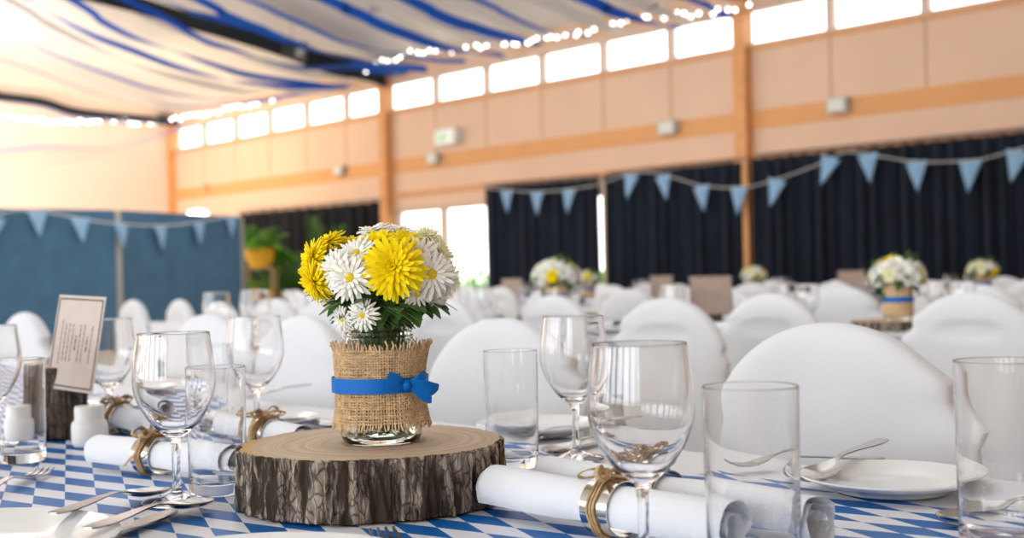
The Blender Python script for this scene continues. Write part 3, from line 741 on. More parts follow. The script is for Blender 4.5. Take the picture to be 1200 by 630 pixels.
banquet_table(-.9, 4.0, T1C, .46, 'the white cloth of the front table with the wood slice', .32, 0)
banquet_table(.9, 7.0, T2C, .46, 'the white cloth of the middle table beyond the first chairs', .36, 0)
banquet_table(2.2, 10.2, T3C, .46, 'the white cloth of the farthest table by the navy curtains', .36, 0)

# ------------------------------------------------------------------ chairs in stretch covers
def make_chair():
    root = thing('banquet_chair', 'chair', 'chair')
    mb = MB(); rings = []; nn = 72
    zs = [.40+.325*i/9 for i in range(9)] + [.725+.177*math.sin(math.pi/2*i/22) for i in range(22)] + [.9018, .902]
    for z in zs:
        if z < .725: w_ = .197-.007*(z-.4)/.325; t = .034
        else:
            k = min(1, (z-.725)/.177); w_ = .19*max(0, 1-k**2.0)**.5 + .003; t = .034*max(.02, 1-k**5)**.5
        lean = -.05*(z-.46)
        rg = []
        for j in range(nn):
            a = 2*math.pi*j/nn; ca, sa = math.cos(a), math.sin(a)
            x = w_*math.copysign(abs(ca)**.55, ca); y = t*math.copysign(abs(sa)**.75, sa)
            nz = noise.noise((x*9+3, y*20, z*13))*.0035
            edge = max(0, abs(x)/.19-.75)/.25
            x += edge*noise.noise((z*34, sa*1.5+5, math.copysign(1, x)*3))*(.004 if z > .78 else .013)
            if x < -.08 and z > .7: x -= .010*math.exp(-((z-.833)/.013)**2) - .006*math.exp(-((z-.805)/.014)**2) + .013*math.exp(-((z-.772)/.018)**2)
            if sa < 0:
                e = (x/.085)**2+((z-.80)/.025)**2
                y += .010*(1 if e < .8 else max(0, 1-(e-.8)/.5))
            rg.append((x, y+lean+nz, z))
        rings.append(rg)
    mb.loft(rings); mb.build('backrest', M['cover'], root)
    def rrect(hx, y0, y1, r, z, n=6):
        pts = []
        for (cx, cy, a0) in ((hx-r, y1-r, 0), (-hx+r, y1-r, 90), (-hx+r, y0+r, 180), (hx-r, y0+r, 270)):
            for i in range(n+1):
                a = R(a0+90*i/n); pts.append((cx+r*math.cos(a), cy+r*math.sin(a), z))
        return pts
    mb = MB(); mb.loft([rrect(.19, .0, .40, .05, .41), rrect(.20, -.02, .41, .05, .43), rrect(.20, -.02, .41, .05, .455), rrect(.18, .0, .39, .05, .472), rrect(.10, .08, .31, .05, .478)])
    mb.build('seat', M['cover'], root)
    mb = MB(); rows = []
    for i in range(9):
        k = i/8; base = rrect(.198+.02*k, -.03-.03*k, .405+.02*k, .05, 0, 6); rg = []
        dense = []
        for j in range(len(base)):
            p, q = Vector(base[j]), Vector(base[(j+1) % len(base)])
            m_ = 8 if (q-p).length > .1 else 1
            for t in range(m_): dense.append(p.lerp(q, t/m_))
        for p in dense:
            mx = max(0, 1-(p.x/.17)**2) if abs(p.y-.19) > .17 else max(0, 1-((p.y-.19)/.17)**2)
            zb = .02+.13*mx; rg.append((p.x*(1-.05*mx*k), p.y, .43+(zb-.43)*k))
        rows.append(rg)
    mb.grid(rows, cv=True); mb.build('skirt', M['cover'], root)
    for sx in (-1, 1):
        for y in (0, .38):
            mb = MB(); mb.tube([(sx*.165, y, .42), (sx*.18, y+(.015 if y else -.02), 0)], .012); mb.build('leg', M['legmetal'], root)
    return root
chair0 = make_chair(); used_chair = [False]
def chair(px, v, rz, label, group=None, dz=0):
    u = u_of(px, v); p = tab(u, v, 0)
    if not used_chair[0]:
        used_chair[0] = True; chair0.location = p; chair0.rotation_euler = (0, 0, rz); chair0['label'] = label
        if group: chair0['group'] = group
        return chair0
    return dup(chair0, p, rz, label, group)
FACE_CAM, FACE_WIN = R(132), R(-48)
G = 'covered chairs facing the camera at the front table'
chair(962, 1.31, FACE_CAM, 'large white covered chair behind the right-hand tumblers at the front table', G)
chair(577, 1.31, FACE_CAM + R(3), 'white covered chair behind the slender tumbler and the wood slice', G)
chair(345, 1.31, FACE_CAM - R(2), 'white covered chair between the stemmed glasses and the burlap jar', G)
chair(236, 1.34, FACE_CAM + R(4), 'white covered chair behind the pair of left wine glasses', G)
chair(20, 1.29, FACE_CAM, 'white covered chair at the picture edge behind the menu card', G)
G = 'covered chairs turned towards the middle table'
chair(786, 2.6, FACE_WIN + R(4), 'white covered chair back pulled out between the two big wine glasses and the menu card', G)
chair(527, 2.75, FACE_WIN, 'white covered chair just right of the chrysanthemum bouquet', G)
chair(328, 2.76, FACE_WIN, 'narrow white covered chair top under the yellow flowers before the palm', G)
chair(264, 2.3, FACE_WIN - R(6), 'white covered chair below the end of the blue partition', G)
chair(160, 2.75, FACE_WIN - R(4), 'leftmost fin-shaped white chair beside the menu card', G)
chair(380, 2.3, FACE_WIN - R(3), 'white covered chair half behind the burlap jar bouquet', G)
chair(215, 2.75, FACE_WIN - R(8), 'second fin-shaped white chair right of the menu card', G)
chair(1142, 3.03, FACE_WIN + R(3), 'white covered chair back with oval hand hole by the second flower jar', G)
chair(908, 3.03, FACE_WIN - R(2), 'white covered chair rising behind the largest front chair', G)
chair(653, 3.03, FACE_WIN, 'white covered chair below the round white bouquet', G)
G = 'covered chairs on the window side of the middle table'
for i in range(10):
    u = 1.55+i*.58; p = tab(u, T2C+.60, 0)
    dup(chair0, p, FACE_CAM + R(random.uniform(-5, 5)), 'white covered chair on the window side of the middle table', G)
G = 'covered chairs near side of the farthest table'
for i in range(13):
    dup(chair0, tab(2.7+i*.58, T3C-.62, 0), FACE_WIN + R(random.uniform(-5, 5)), 'white covered chair with its back to the camera at the farthest table', G)
G = 'covered chairs window side of the farthest table'
for i in range(13):
    dup(chair0, tab(2.9+i*.58, T3C+.62, 0), FACE_CAM + R(random.uniform(-5, 5)), 'white covered chair facing the camera beyond the farthest table', G)

# ------------------------------------------------------------------ glasses
def refine(prof, n=5):
    pts = smooth_path([Vector((r, z, 0)) for r, z in prof], n); return [(max(p.x, .0002), p.y) for p in pts]
WG = [(.0002, .0), (.031, .0), (.0342, .0012), (.0342, .0022)] + refine([(.033, .003), (.018, .0058), (.0065, .011), (.0044, .020), (.0041, .040), (.0047, .057), (.0070, .0650), (.012, .0690), (.0230, .0795), (.0335, .0955), (.0394, .1115), (.0406, .1235), (.0395, .1420), (.0372, .1600), (.0359, .1695)], 4) + [(.0358, .1702)]
WI = [(.03575, .1706), (.0356, .1708), (.03545, .1706), (.0354, .1702)] + refine([(.0354, .1694), (.0365, .1600), (.0388, .1420), (.0397, .1240), (.0383, .1120), (.0322, .0965), (.0215, .0815), (.011, .0735), (.0002, .0712)], 4)
mb = MB(); mb.lathe(WG+WI, 56); ME_WINE = mb.mesh('wine_glass', M['glass'])
TG = [(.0002, .0008), (.024, .0), (.0285, .0008), (.0298, .003)] + [(.0300, .02), (.0308, .08), (.0312, .125), (.0313, .1330), (.0313, .1336), (.03122, .1340), (.03105, .13415), (.03088, .1340), (.0308, .1336), (.0308, .1330), (.0304, .125), (.0297, .08), (.0288, .024)] + refine([(.0280, .016), (.024, .0125), (.012, .0112), (.0002, .011)], 3)
mb = MB(); mb.lathe(TG, 56); ME_TUMB = mb.mesh('tumbler', M['glass'])
mb = MB(); mb.lathe(WG[::2]+WI[::2], 20); ME_WINE_FAR = mb.mesh('wine_glass_far', M['glass'])
mb = MB(); mb.lathe(TG[::1], 18); ME_TUMB_FAR = mb.mesh('tumbler_far', M['glass'])
ZC = .0022   # tablecloth + paper
def wine(px, d, label, sc_=1.0):
    p = PD(px, 400, d); p.z = TZ+ZC
    tag(inst('wine_glass', ME_WINE, None, p, (0, 0, random.random()*6), sc_), label, 'wine glass', 'empty wine glasses on the front table')
def tumbler(px, d, label, sc_=1.0):
    p = PD(px, 500, d); p.z = TZ+ZC
    tag(inst('tumbler', ME_TUMB, None, p, (0, 0, random.random()*6), sc_), label, 'tumbler', 'straight tumblers on the front table')
wine(749, .882, 'nearest empty wine glass with stem before the twine-tied napkin rolls', .98)
wine(672, 1.42, 'empty wine glass just behind the nearest one, beside the fine-rimmed tumbler')
wine(203, 1.20, 'empty wine glass standing left of the wood slice beside a tumbler')
wine(299, 1.72, 'empty wine glass close to the burlap jar, behind the wood slice')
wine(126, 1.80, 'empty wine glass half hidden behind the leaning menu card')
wine(-13, 1.60, 'wine glass cut by the left picture edge')
tumbler(600, 1.375, 'empty tumbler directly right of the wood slice')
tumbler(254, 1.25, 'empty tumbler touching the left end of the wood slice view', .985)
tumbler(880, .815, 'big empty tumbler in front of the largest white chair', 1.045)
tumbler(1174, .905, 'tumbler cut by the right picture edge with a spoon behind it', 1.09)
tumbler(25, 1.515, 'empty tumbler in front of the bark card holder', .97)
tumbler(248, 1.74, 'tumbler seen through the left glasses, behind the front left tumbler', .98)

# ------------------------------------------------------------------ wood slice
def slice_mesh(r, th, bark, seed, nA=480, nZ=30, amp=.0085):
    mb = MB(); rows = []; rnd = noise
    def disp(a, z):
        base = .010*noise.noise((math.cos(a)*1.1+seed, math.sin(a)*1.1, 3)) + .004*noise.noise((math.cos(a)*4, math.sin(a)*4+seed, 1))
        x = a*r; tw = .25*noise.noise((math.cos(a)*2, math.sin(a)*2, seed+9))
        s1 = noise.noise((math.cos(a)*r*95+seed, math.sin(a)*r*95, z*16+tw*8)); s2 = noise.noise((math.cos(a)*r*210, math.sin(a)*r*210+seed, z*60))
        s3 = noise.noise((math.cos(a)*r*40, math.sin(a)*r*40+seed, z*9))
        rid = (1-abs(s1))**1.5
        return r + base, amp*(rid-.75) + amp*.35*s2 + amp*.6*s3
    for i in range(nZ+1):
        z = th*i/nZ; row = []
        for j in range(nA):
            a = 2*math.pi*j/nA; b, dsp = disp(a, z); f = 1.0
            if i == 0: b -= .004
            if i == nZ: b -= .002; dsp *= .5
            rr = b + dsp + .004*(1-z/th)*.6
            row.append((rr*math.cos(a), rr*math.sin(a), z))
        rows.append(row)
    mb.grid(rows, cv=True)
    mb.f.append(tuple(range(nA))[::-1]); mb.mi.append(0)
    mb.cur = 1; top = rows[-1]; inner = []
    rr = [[(x*k, y*k, th+(.0006 if k < 1 else 0)) for x, y, z in top] for k in (1.0, .985, .6, .2, .01)]
    mb.grid(rr, cv=True)
    return mb
SL = PD(437, 517, 1.195); SL.z = TZ+ZC
SL_TH = .058
root = thing('wood_slice', 'thick round bark-edged wood slice under the burlap jar on the front table', 'wood slice', SL, R(20))
mb = slice_mesh(.129, SL_TH, None, 1.7)
mb.build('bark', [M['bark'], M['rings']], root)

# ------------------------------------------------------------------ mason jar with burlap and ribbon
JP = PD(447, 500, 1.185); JP.z = SL.z+SL_TH+.0008
root = thing('mason_jar', 'clear glass jar wrapped in burlap with a blue ribbon bow', 'jar', JP)
JR = .0405
prof = [(.0002, .003), (.030, .002), (.0345, .0), (.0375, .0015), (.0398, .007), (JR, .014), (JR, .084), (.0395, .092), (.0360, .098), (.0335, .101), (.0330, .1035), (.0345, .1048), (.0330, .1062), (.0330, .1085), (.0345, .1100), (.0330, .1115), (.0330, .1140), (.0345, .1155), (.0330, .1172), (.0332, .1200), (.0322, .1218), (.0308, .1210), (.0305, .105), (.0330, .098), (.0366, .092), (.0376, .084), (.0376, .014), (.036, .008), (.030, .0062), (.0002, .0068)]
mb = MB(); mb.lathe(prof, 64); mb.build('glass_body', M['jar_glass'], root)
mb = MB(); mb.lathe([(.0002, .0076), (.0295, .0070), (.0352, .0090), (.0370, .0145), (.0370, .062), (.0002, .062)], 48); mb.build('water', M['water'], root)
# woven burlap: individual threads
def burlap(z0, z1, rad, fringe):
    mb = MB(); rnd = random.Random(3); nv = 104; nh = int((z1-z0)/.0027); th = .00088
    def rz(a, z):
        fl = .0015*math.sin(a*2+1)+.0018*noise.noise((math.cos(a)*2, math.sin(a)*2, z*25))
        k = (z-z0)/(z1-z0)
        return rad + fl + (.0035*max(0, k-.75)/.25)*max(0, math.cos(a+.5)) + .002*max(0, .2-k)/.2
    for i in range(nh):
        z = z0+.002+(z1-z0-.004)*i/(nh-1); rows = []; dzr = rnd.uniform(-.0004, .0004); tr = th*rnd.uniform(.75, 1.3)
        n = nv*2
        for j in range(n):
            a = 2*math.pi*j/n; zz = z+dzr+.0009*noise.noise((math.cos(a)*5, math.sin(a)*5, i*.7))
            r_ = rz(a, zz)+.0007*(1 if (j//2+i) % 2 else -1)*(1 if j % 2 == 0 else 0)
            rows.append([((r_+tr*math.cos(b))*math.cos(a), (r_+tr*math.cos(b))*math.sin(a), zz+tr*math.sin(b)) for b in (0, 1.57, 3.14, 4.71)])
        mb.grid(rows, cu=True, cv=True)
    for j in range(nv):
        a = 2*math.pi*(j+rnd.uniform(-.15, .15))/nv; pts = []; tr = th*rnd.uniform(.8, 1.3)
        ta, tb = rnd.uniform(.35, 1)*fringe, rnd.uniform(.2, .8)*fringe; sw = rnd.uniform(-.06, .06); sb = rnd.uniform(-.05, .05)
        m_ = nh
        for i in range(m_):
            z = z0+.002+(z1-z0-.004)*i/(m_-1)
            r_ = rz(a, z)+.0007*(-1 if (j+i) % 2 else 1); aa = a+.006*noise.noise((j*1.3, z*60, 0))
            pts.append((r_*math.cos(aa), r_*math.sin(aa), z))
        e = rnd.uniform(-.001, .004)
        r1 = rz(a, z1); pts += [((r1+e*.4)*math.cos(a+sw*.4), (r1+e*.4)*math.sin(a+sw*.4), z1+ta*.5), ((r1+e)*math.cos(a+sw), (r1+e)*math.sin(a+sw), z1+ta)]
        r0 = rz(a, z0); e = abs(e)*.6; pts = [((r0+e)*math.cos(a+sb), (r0+e)*math.sin(a+sb), max(.0015, z0-tb)), ((r0+e*.4)*math.cos(a+sb*.4), (r0+e*.4)*math.sin(a+sb*.4), max(.004, z0-tb*.5))] + pts
        mb.tube(pts, tr, 4)
    # overlap seam on the right front
    return mb
bw = burlap(.020, .093, .0432, .0085).build('burlap_wrap', M['jute'], root)
mb = MB(); rows = []
for z in (.058-.0072, .058-.0066, .058+.0066, .058+.0072):
    rows.append([((.0460+.0015*math.sin(a*2+1))*math.cos(a), (.0460+.0015*math.sin(a*2+1))*math.sin(a), z) for a in [2*math.pi*j/96 for j in range(96)]])
mb.grid(rows, cv=True)
rb = mb.build('ribbon', M['ribbon'], root)
sd = rb.modifiers.new('t', 'SOLIDIFY'); sd.thickness = .0006; sd.offset = 1
# bow on the right front
ang = R(-54)
bc = Vector((.0475*math.cos(ang), .0475*math.sin(ang), .0585)); tx = Vector((-math.sin(ang), math.cos(ang), 0)); nr = Vector((math.cos(ang), math.sin(ang), 0)); uz = Vector((0, 0, 1))
mb = MB()
def band(pts, hw, tilt=0.0):
    pts = smooth_path([Vector(p) for p in pts], 8)
    wv = (uz*math.cos(tilt)+nr*math.sin(tilt))
    n = len(pts); mb.strip(pts, [wv*hw*(.35+.65*math.sin(math.pi*min(1, max(0, i/(n-1)))) if n > 1 else 1) for i in range(n)], .0005)
def bl(x, y, z): return bc + tx*x + nr*y + uz*z
band([bl(0, .001, 0), bl(-.010, .006, .006), bl(-.019, .005, .008), bl(-.021, .0035, .004), bl(-.012, .003, 0), bl(0, .002, -.001)], .0062, .25)
band([bl(0, .001, 0), bl(.010, .007, .004), bl(.018, .006, .007), bl(.021, .004, .004), bl(.012, .003, .000), bl(0, .002, -.001)], .0062, -.25)
band([bl(0, .003, 0), bl(.012, .009, -.002), bl(.024, .010, -.005), bl(.033, .008, -.004)], .0075, .3)
band([bl(.002, .003, 0), bl(.012, .007, -.007), bl(.020, .009, -.012), bl(.024, .009, -.016)], .007, .2)
mb.sphere(tuple(bl(0, .003, 0)), .0048, 12, 8, (1, 1, 1.1))
mb.build('bow', M['ribbon'], rb)

# ------------------------------------------------------------------ flowers
def ortho(nv):
    nv = nv.normalized(); a = nv.cross(Vector((0, 0, 1)))
    a = a.normalized() if a.length > 1e-3 else Vector((1, 0, 0)); return a, nv.cross(a).normalized()
def petals_mesh(mb, c, nv, Rr, rings, rnd, curl=.25):
    ax, ay = ortho(nv); nv = nv.normalized(); c = Vector(c)
    for (n, el, ln, wd, r0) in rings:
        off = rnd.random()*6
        for i in range(n):
            a = off+2*math.pi*(i+rnd.uniform(-.22, .22))/n; e = R(el+rnd.uniform(-9, 9)); l = ln*Rr*rnd.uniform(.88, 1.08)
            dr = ax*math.cos(a)+ay*math.sin(a); tg = nv.cross(dr).normalized(); pts, sd = [], []
            for k in range(6):
                t = k/5; ee = e - curl*t*rnd.uniform(.8, 1.2)
                p = c + dr*(r0*Rr + l*t*math.cos(e - curl*t*.5)*1.0) + nv*(l*t*math.sin(e-curl*t*.5))
                pts.append(p); prf = (.35+.65*math.sin(math.pi*min(.5, t*.75))) if t < .82 else (.35+.65*math.sin(math.pi*.5))*(1-((t-.82)/.2)**2*.75)
                sd.append((tg+nv*rnd.uniform(-.1, .1))*wd*Rr*.5*prf)
            mb.strip(pts, sd, .0007)
MUM = [(19, -16, 1.0, .135, .06), (20, -2, .95, .135, .06), (20, 12, .86, .13, .06), (20, 27, .74, .125, .05), (17, 43, .60, .115, .04), (13, 60, .44, .10, .03), (9, 78, .32, .085, .01)]
DAISY = [(17, -12, .95, .145, .10), (17, 3, .90, .145, .10), (16, 18, .78, .14, .10), (12, 36, .54, .13, .09)]
def flower(kind, px, py, d, rpx, nrm, label, base=None):
    rnd = random.Random(int(px*7+py)); hp = PD(px, py, d); Rr = rpx/F*d
    nv = Vector(nrm).normalized()
    sb = base or (JP + Vector((rnd.uniform(-.018, .018), rnd.uniform(-.018, .018), .012)))
    root = thing({'y': 'chrysanthemum', 'w': 'daisy_mum', 'c': 'chrysanthemum'}[kind], label, 'flower', sb, 0, 'flowers in the burlap jar')
    lc = hp - sb; mb = MB()
    petals_mesh(mb, lc, nv, Rr, MUM if kind in 'yc' else DAISY, rnd)
    mb.build('petals', M[{'y': 'yellow', 'w': 'white_petal', 'c': 'cream'}[kind]], root)
    if kind == 'w':
        mb = MB(); mb.sphere((0, 0, 0), Rr*.21, 16, 10, (1, 1, .55)); q = nv.to_track_quat('Z', 'Y').to_matrix().to_4x4(); q.translation = lc+nv*Rr*.06; mb.xf(q)
        mb.build('disc', M['disc'], root)
    neck = JP + Vector((lc.x*.25, lc.y*.25, 0)); nk = Vector((max(-.022, min(.022, lc.x*.35)), max(-.022, min(.022, lc.y*.35)), .118))
    mb = MB(); mb.tube(smooth_path([Vector((0, 0, 0)), nk*.5, nk + (JP-sb)*.2, lc - nv*Rr*.9 - Vector((0, 0, Rr*.3)), lc-nv*Rr*.12], 5), .0016, 6)
    mb.sphere(tuple(lc-nv*Rr*.2), Rr*.2, 10, 6); mb.build('stem', M['stem'], root)
    return root
cy = -1
FL = [
 ('y', 461, 313, 1.118, 41, (-.02, -1, .05), 'large yellow chrysanthemum facing forward in the centre of the bouquet'),
 ('y', 366, 303, 1.165, 27, (-.85, -.45, .25), 'yellow chrysanthemum seen side-on at the upper outer edge nearest the palms'),
 ('y', 368, 331, 1.15, 27, (-.7, -.5, -.35), 'drooping yellow chrysanthemum at the lower outer edge nearest the palms'),
 ('y', 384, 285, 1.20, 24, (-.55, -.2, .8), 'upright yellow chrysanthemum above the side-on yellow one'),
 ('y', 408, 287, 1.215, 20, (-.2, -.3, .9), 'small yellow chrysanthemum on top between two white daisies'),
 ('y', 443, 283, 1.175, 24, (-.1, -.5, .8), 'yellow chrysanthemum right above the large central bloom'),
 ('y', 476, 283, 1.18, 24, (.3, -.45, .8), 'yellow chrysanthemum behind the large bloom towards the bright doors'),
 ('w', 410, 325, 1.125, 30, (-.25, -1, .05), 'white daisy with yellow centre just left of the large yellow bloom'),
 ('w', 395, 316, 1.135, 27, (-.5, -.9, .15), 'white daisy overlapped by the one left of the large yellow bloom'),
 ('w', 425, 369, 1.125, 20, (-.25, -1, -.15), 'small white daisy hanging over the jar rim'),
 ('w', 401, 374, 1.135, 16, (-.6, -.8, -.3), 'smallest white daisy drooping low beside the jar rim'),
 ('w', 506, 321, 1.135, 30, (.35, -1, .0), 'white daisy with yellow centre right of the large yellow bloom'),
 ('w', 493, 299, 1.145, 26, (.3, -.9, .35), 'white daisy above the right-hand daisy beside the large yellow bloom'),
 ('w', 524, 326, 1.17, 22, (.75, -.6, .0), 'white daisy at the outermost edge towards the navy curtain'),
 ('c', 515, 296, 1.19, 22, (.6, -.5, .5), 'cream bloom at the upper edge towards the bright doors'),
 ('w', 438, 270, 1.21, 22, (-.15, -.2, 1), 'white daisy topping the bouquet above the yellow blooms'),
 ('w', 466, 270, 1.215, 22, (.1, -.15, 1), 'white daisy topping the bouquet against the timber post'),
 ('c', 502, 277, 1.20, 20, (.35, -.4, .8), 'cream bloom on top beside the white topping daisies'),
 ('w', 418, 297, 1.15, 26, (-.25, -.8, .55), 'white daisy tucked between the yellow blooms and the left daisies'),
 ('w', 489, 343, 1.14, 20, (.3, -.9, -.3), 'white daisy low beside the large bloom over the jar rim'),
 ('w', 514, 347, 1.17, 16, (.6, -.7, -.35), 'small white daisy low at the edge beside the leaves'),
 ('w', 378, 345, 1.19, 18, (-.8, -.4, -.2), 'white daisy peeping from behind the drooping yellow bloom'),
 ('w', 430, 300, 1.22, 24, (0, -.6, .8), 'white daisy deep in the middle of the bouquet'),
 ('c', 455, 300, 1.26, 26, (.1, .6, .8), 'cream bloom at the back of the bouquet'),
 ('w', 490, 290, 1.26, 24, (.4, .6, .7), 'white daisy at the back of the bouquet'),
 ('w', 405, 300, 1.26, 24, (-.4, .6, .7), 'white daisy hidden at the back of the bouquet'),
]
for f_ in FL: flower(*f_)
# leafy sprigs
def sprig(px, py, d, label, n=9, ll=.03, seed=0, droop=.4):
    rnd = random.Random(seed); tip = PD(px, py, d); sb = JP + Vector((rnd.uniform(-.012, .012), rnd.uniform(-.012, .012), .015)); lc = tip-sb
    root = thing('leaf_sprig', label, 'leaf sprig', sb, 0, 'leafy sprigs in the burlap jar')
    nk = Vector((max(-.024, min(.024, lc.x*.35)), max(-.024, min(.024, lc.y*.35)), .115))
    pts = smooth_path([Vector((0, 0, 0)), nk*.5, nk, lc], 6); mb = MB(); mb.tube(pts, .0014, 6); mb.build('stem', M['stem'], root)
    mb = MB()
    for i in range(n):
        t = .62+.38*i/(n-1); p = pts[int(t*(len(pts)-1))]; d_ = (lc-nk).normalized()
        dr = d_*.6+Vector((rnd.gauss(0, .7), rnd.gauss(0, .6)-.25, rnd.gauss(0, .35)))
        for s_ in (0, 1, 2):   # lobed leaf
            dd = dr.normalized()+Vector((rnd.gauss(0, .3), rnd.gauss(0, .3), rnd.gauss(0, .3)))*(s_ > 0)
            leaf_blade(mb, p, dd, ll*rnd.uniform(.7, 1.2)*(1 if s_ == 0 else .7), ll*.42, droop, 5)
    mb.build('leaves', M['green'], root)
for k, a in enumerate([(392, 350, 1.17, 'leafy sprig under the drooping yellow bloom'), (412, 352, 1.15, 'leafy sprig between the left daisies and the small hanging daisy'), (440, 352, 1.14, 'leafy sprig directly under the large yellow bloom'),
                       (462, 360, 1.14, 'leafy sprig standing over the jar mouth'), (483, 358, 1.15, 'leafy sprig under the low white daisy'), (503, 350, 1.18, 'leafy sprig at the outer edge towards the navy curtain'),
                       (430, 335, 1.20, 'leafy sprig deep behind the small hanging daisy'), (470, 335, 1.21, 'leafy sprig deep behind the large yellow bloom'), (400, 335, 1.21, 'leafy sprig deep behind the left daisies'), (500, 330, 1.22, 'leafy sprig deep behind the right daisies')]):
    sprig(*a, seed=k, n=16 if k < 6 else 10, ll=.030)
# leaf and petals lying in the water at the bottom of the jar
root = thing('fallen_leaf', 'green leaf with white petals lying in the bottom of the jar', 'leaf', JP+Vector((.004, -.022, .016)), 0)
mb = MB(); leaf_blade(mb, (-.016, 0, .002), (1, .1, -.05), .034, .016, .1, 6); leaf_blade(mb, (-.004, -.004, 0), (.8, -.2, .35), .02, .012, .2, 5); mb.build('leaf_blade', M['green'], root)
mb = MB()
for q in range(6): leaf_blade(mb, (-.018+.006*q, -.006+.001*q, -.003), (math.cos(q*1.3), .3, .4*math.sin(q)), .010, .004, .1, 4)
mb.build('petals', M['white_petal'], root)

# ------------------------------------------------------------------ plates
def plate_mesh(r, n=72, h=.018):
    mb = MB(); mb.lathe([(.0002, .002), (r*.5, .0), (r*.62, .0005), (r*.66, .004), (r*.8, h*.55), (r*.99, h), (r, h+.001), (r*.99, h+.0025), (r*.93, h+.001), (r*.75, h*.55+.003), (r*.64, .0075), (r*.6, .0058), (r*.3, .005), (.0002, .005)], n)
    return mb.mesh('plate', M['china'])
ME_PL = plate_mesh(.125, h=.015); ME_DIN = plate_mesh(.142, h=.014); ME_SIDE = plate_mesh(.088, h=.014); ME_PL_FAR = plate_mesh(.10, 24)
def plate(px, d, me, label, dz=0):
    p = PD(px, 500, d); p.z = TZ+ZC+dz
    tag(inst('plate', me, None, p), label, 'plate', 'white plates on the front table'); return p
p1 = plate(-78, .965, ME_DIN, 'large white plate cut by the lower left picture corner')
p2 = plate(288, .84, ME_PL, 'white plate rim at the bottom picture edge before the wood slice')
p3 = plate(1042, 1.175, ME_SIDE, 'white plate with a spoon on it before the largest chair')
p4 = plate(306, 1.80, ME_SIDE, 'white side plate behind the wood slice near the burlap jar')
p5 = plate(632, 1.66, ME_SIDE, 'white plate behind the tumbler and the second wine glass')
p6 = plate(150, 2.12, ME_SIDE, 'white plate behind the menu card and the napkin rolls')

# ------------------------------------------------------------------ cutlery (x along the piece, lying flat, bowl or tines at +x)
def flat_loop(mb, prof, nj=6, th=.0014):
    rows = []
    for (x, hw, z, bowl) in prof:
        top = [(x, hw*(-1+2*j/nj), z+bowl*((-1+2*j/nj)**2)) for j in range(nj+1)]
        bot = [(a, b, c-th) for a, b, c in top[::-1]]
        rows.append(top+bot)
    mb.loft(rows)
HAND = [(0, .0035, .004, 0), (.004, .0075, .004, 0), (.02, .0095, .0045, 0), (.05, .0078, .007, 0), (.08, .0050, .010, 0), (.105, .0034, .0115, 0), (.122, .0034, .0100, 0)]
mb = MB(); flat_loop(mb, HAND+[(.132, .0075, .0075, .001), (.140, .0135, .0045, .003), (.152, .0185, .0025, .0048), (.165, .0205, .0018, .0055), (.178, .0190, .0018, .0052), (.188, .0145, .003, .004), (.195, .0075, .0055, .002), (.197, .0015, .0068, 0)], 10); ME_SPOON = mb.mesh('spoon', M['steel'])
mb = MB(); flat_loop(mb, HAND+[(.130, .0060, .0085, .0), (.138, .0105, .0060, .001), (.146, .0125, .0042, .0015), (.152, .0125, .0035, .0015)], 8)
for k in range(4):
    yc = -.0099+.0066*k; rows = []
    for (x, z) in ((.1505, .0040), (.165, .0030), (.180, .0040), (.192, .0075), (.195, .0085)):
        hw = .0021 if x < .19 else .0011; rows.append([(x, yc-hw, z), (x, yc+hw, z), (x, yc+hw, z-.0016), (x, yc-hw, z-.0016)][::-1])
    mb.loft(rows)
ME_FORK = mb.mesh('fork', M['steel'])
mb = MB(); flat_loop(mb, [(0, .004, .004, 0), (.004, .0085, .004, 0), (.03, .0098, .0045, 0), (.075, .0080, .006, 0), (.098, .0060, .006, 0), (.104, .0075, .0050, 0), (.13, .0098, .0035, 0), (.17, .0100, .003, 0), (.195, .0085, .003, 0), (.208, .0035, .003, 0)], 6, .002); ME_KNIFE = mb.mesh('knife', M['steel'])
def cutlery(me, name, tip, tail, label, dz=0, dz2=None, L=.195, flip=False, roll=0):
    a = PT(*tail, .002); b = PT(*tip, .002); d = b-a; yaw = math.atan2(d.y, d.x)
    pitch = 0 if dz2 is None else math.atan2(dz2-dz, L)
    c = (a+b)/2 - Vector((math.cos(yaw), math.sin(yaw), 0))*L/2
    o = inst(name, me, None, (c.x, c.y, TZ+ZC+.0016+dz), (R(roll), -pitch, yaw)); 
    if flip: o.location.z += .012
    tag(o, label, name, 'stainless cutlery on the front table'); return o
cutlery(ME_FORK, 'fork', (72, 549), (-70, 604), 'fork with tines pointing at the bark card holder')
cutlery(ME_SPOON, 'spoon', (198, 578), (50, 634), 'spoon laid outermost of the pair at the lower left', dz=.016, dz2=.001)
cutlery(ME_SPOON, 'spoon', (242, 594), (100, 650), 'spoon laid inside the pair nearest the wood slice front', dz=.016, dz2=.001)
cutlery(ME_KNIFE, 'knife', (200, 604), (60, 660), 'knife lying between the two lower left spoons', L=.208)
cutlery(ME_FORK, 'fork', (446, 630), (520, 700), 'fork tip peeping at the bottom edge before the wood slice')
cutlery(ME_FORK, 'fork', (612, 520), (690, 502), 'fork lying behind the tumbler beside the slice', dz=.0)
cutlery(ME_SPOON, 'spoon', (640, 536), (735, 512), 'spoon with dark-reflecting bowl behind the napkin rolls')
cutlery(ME_KNIFE, 'knife', (655, 530), (745, 508), 'knife lying next to the spoon behind the napkin rolls', L=.208)
cutlery(ME_FORK, 'fork', (880, 556), (1000, 548), 'fork seen through the big tumbler', dz=.004)
o = cutlery(ME_SPOON, 'spoon', (945, 575), (1035, 545), 'spoon resting tilted across the rim of the right plate', dz=.024, dz2=.004)
cutlery(ME_SPOON, 'spoon', (1152, 611), (1285, 600), 'spoon seen through the tumbler at the right picture edge', dz=.0)
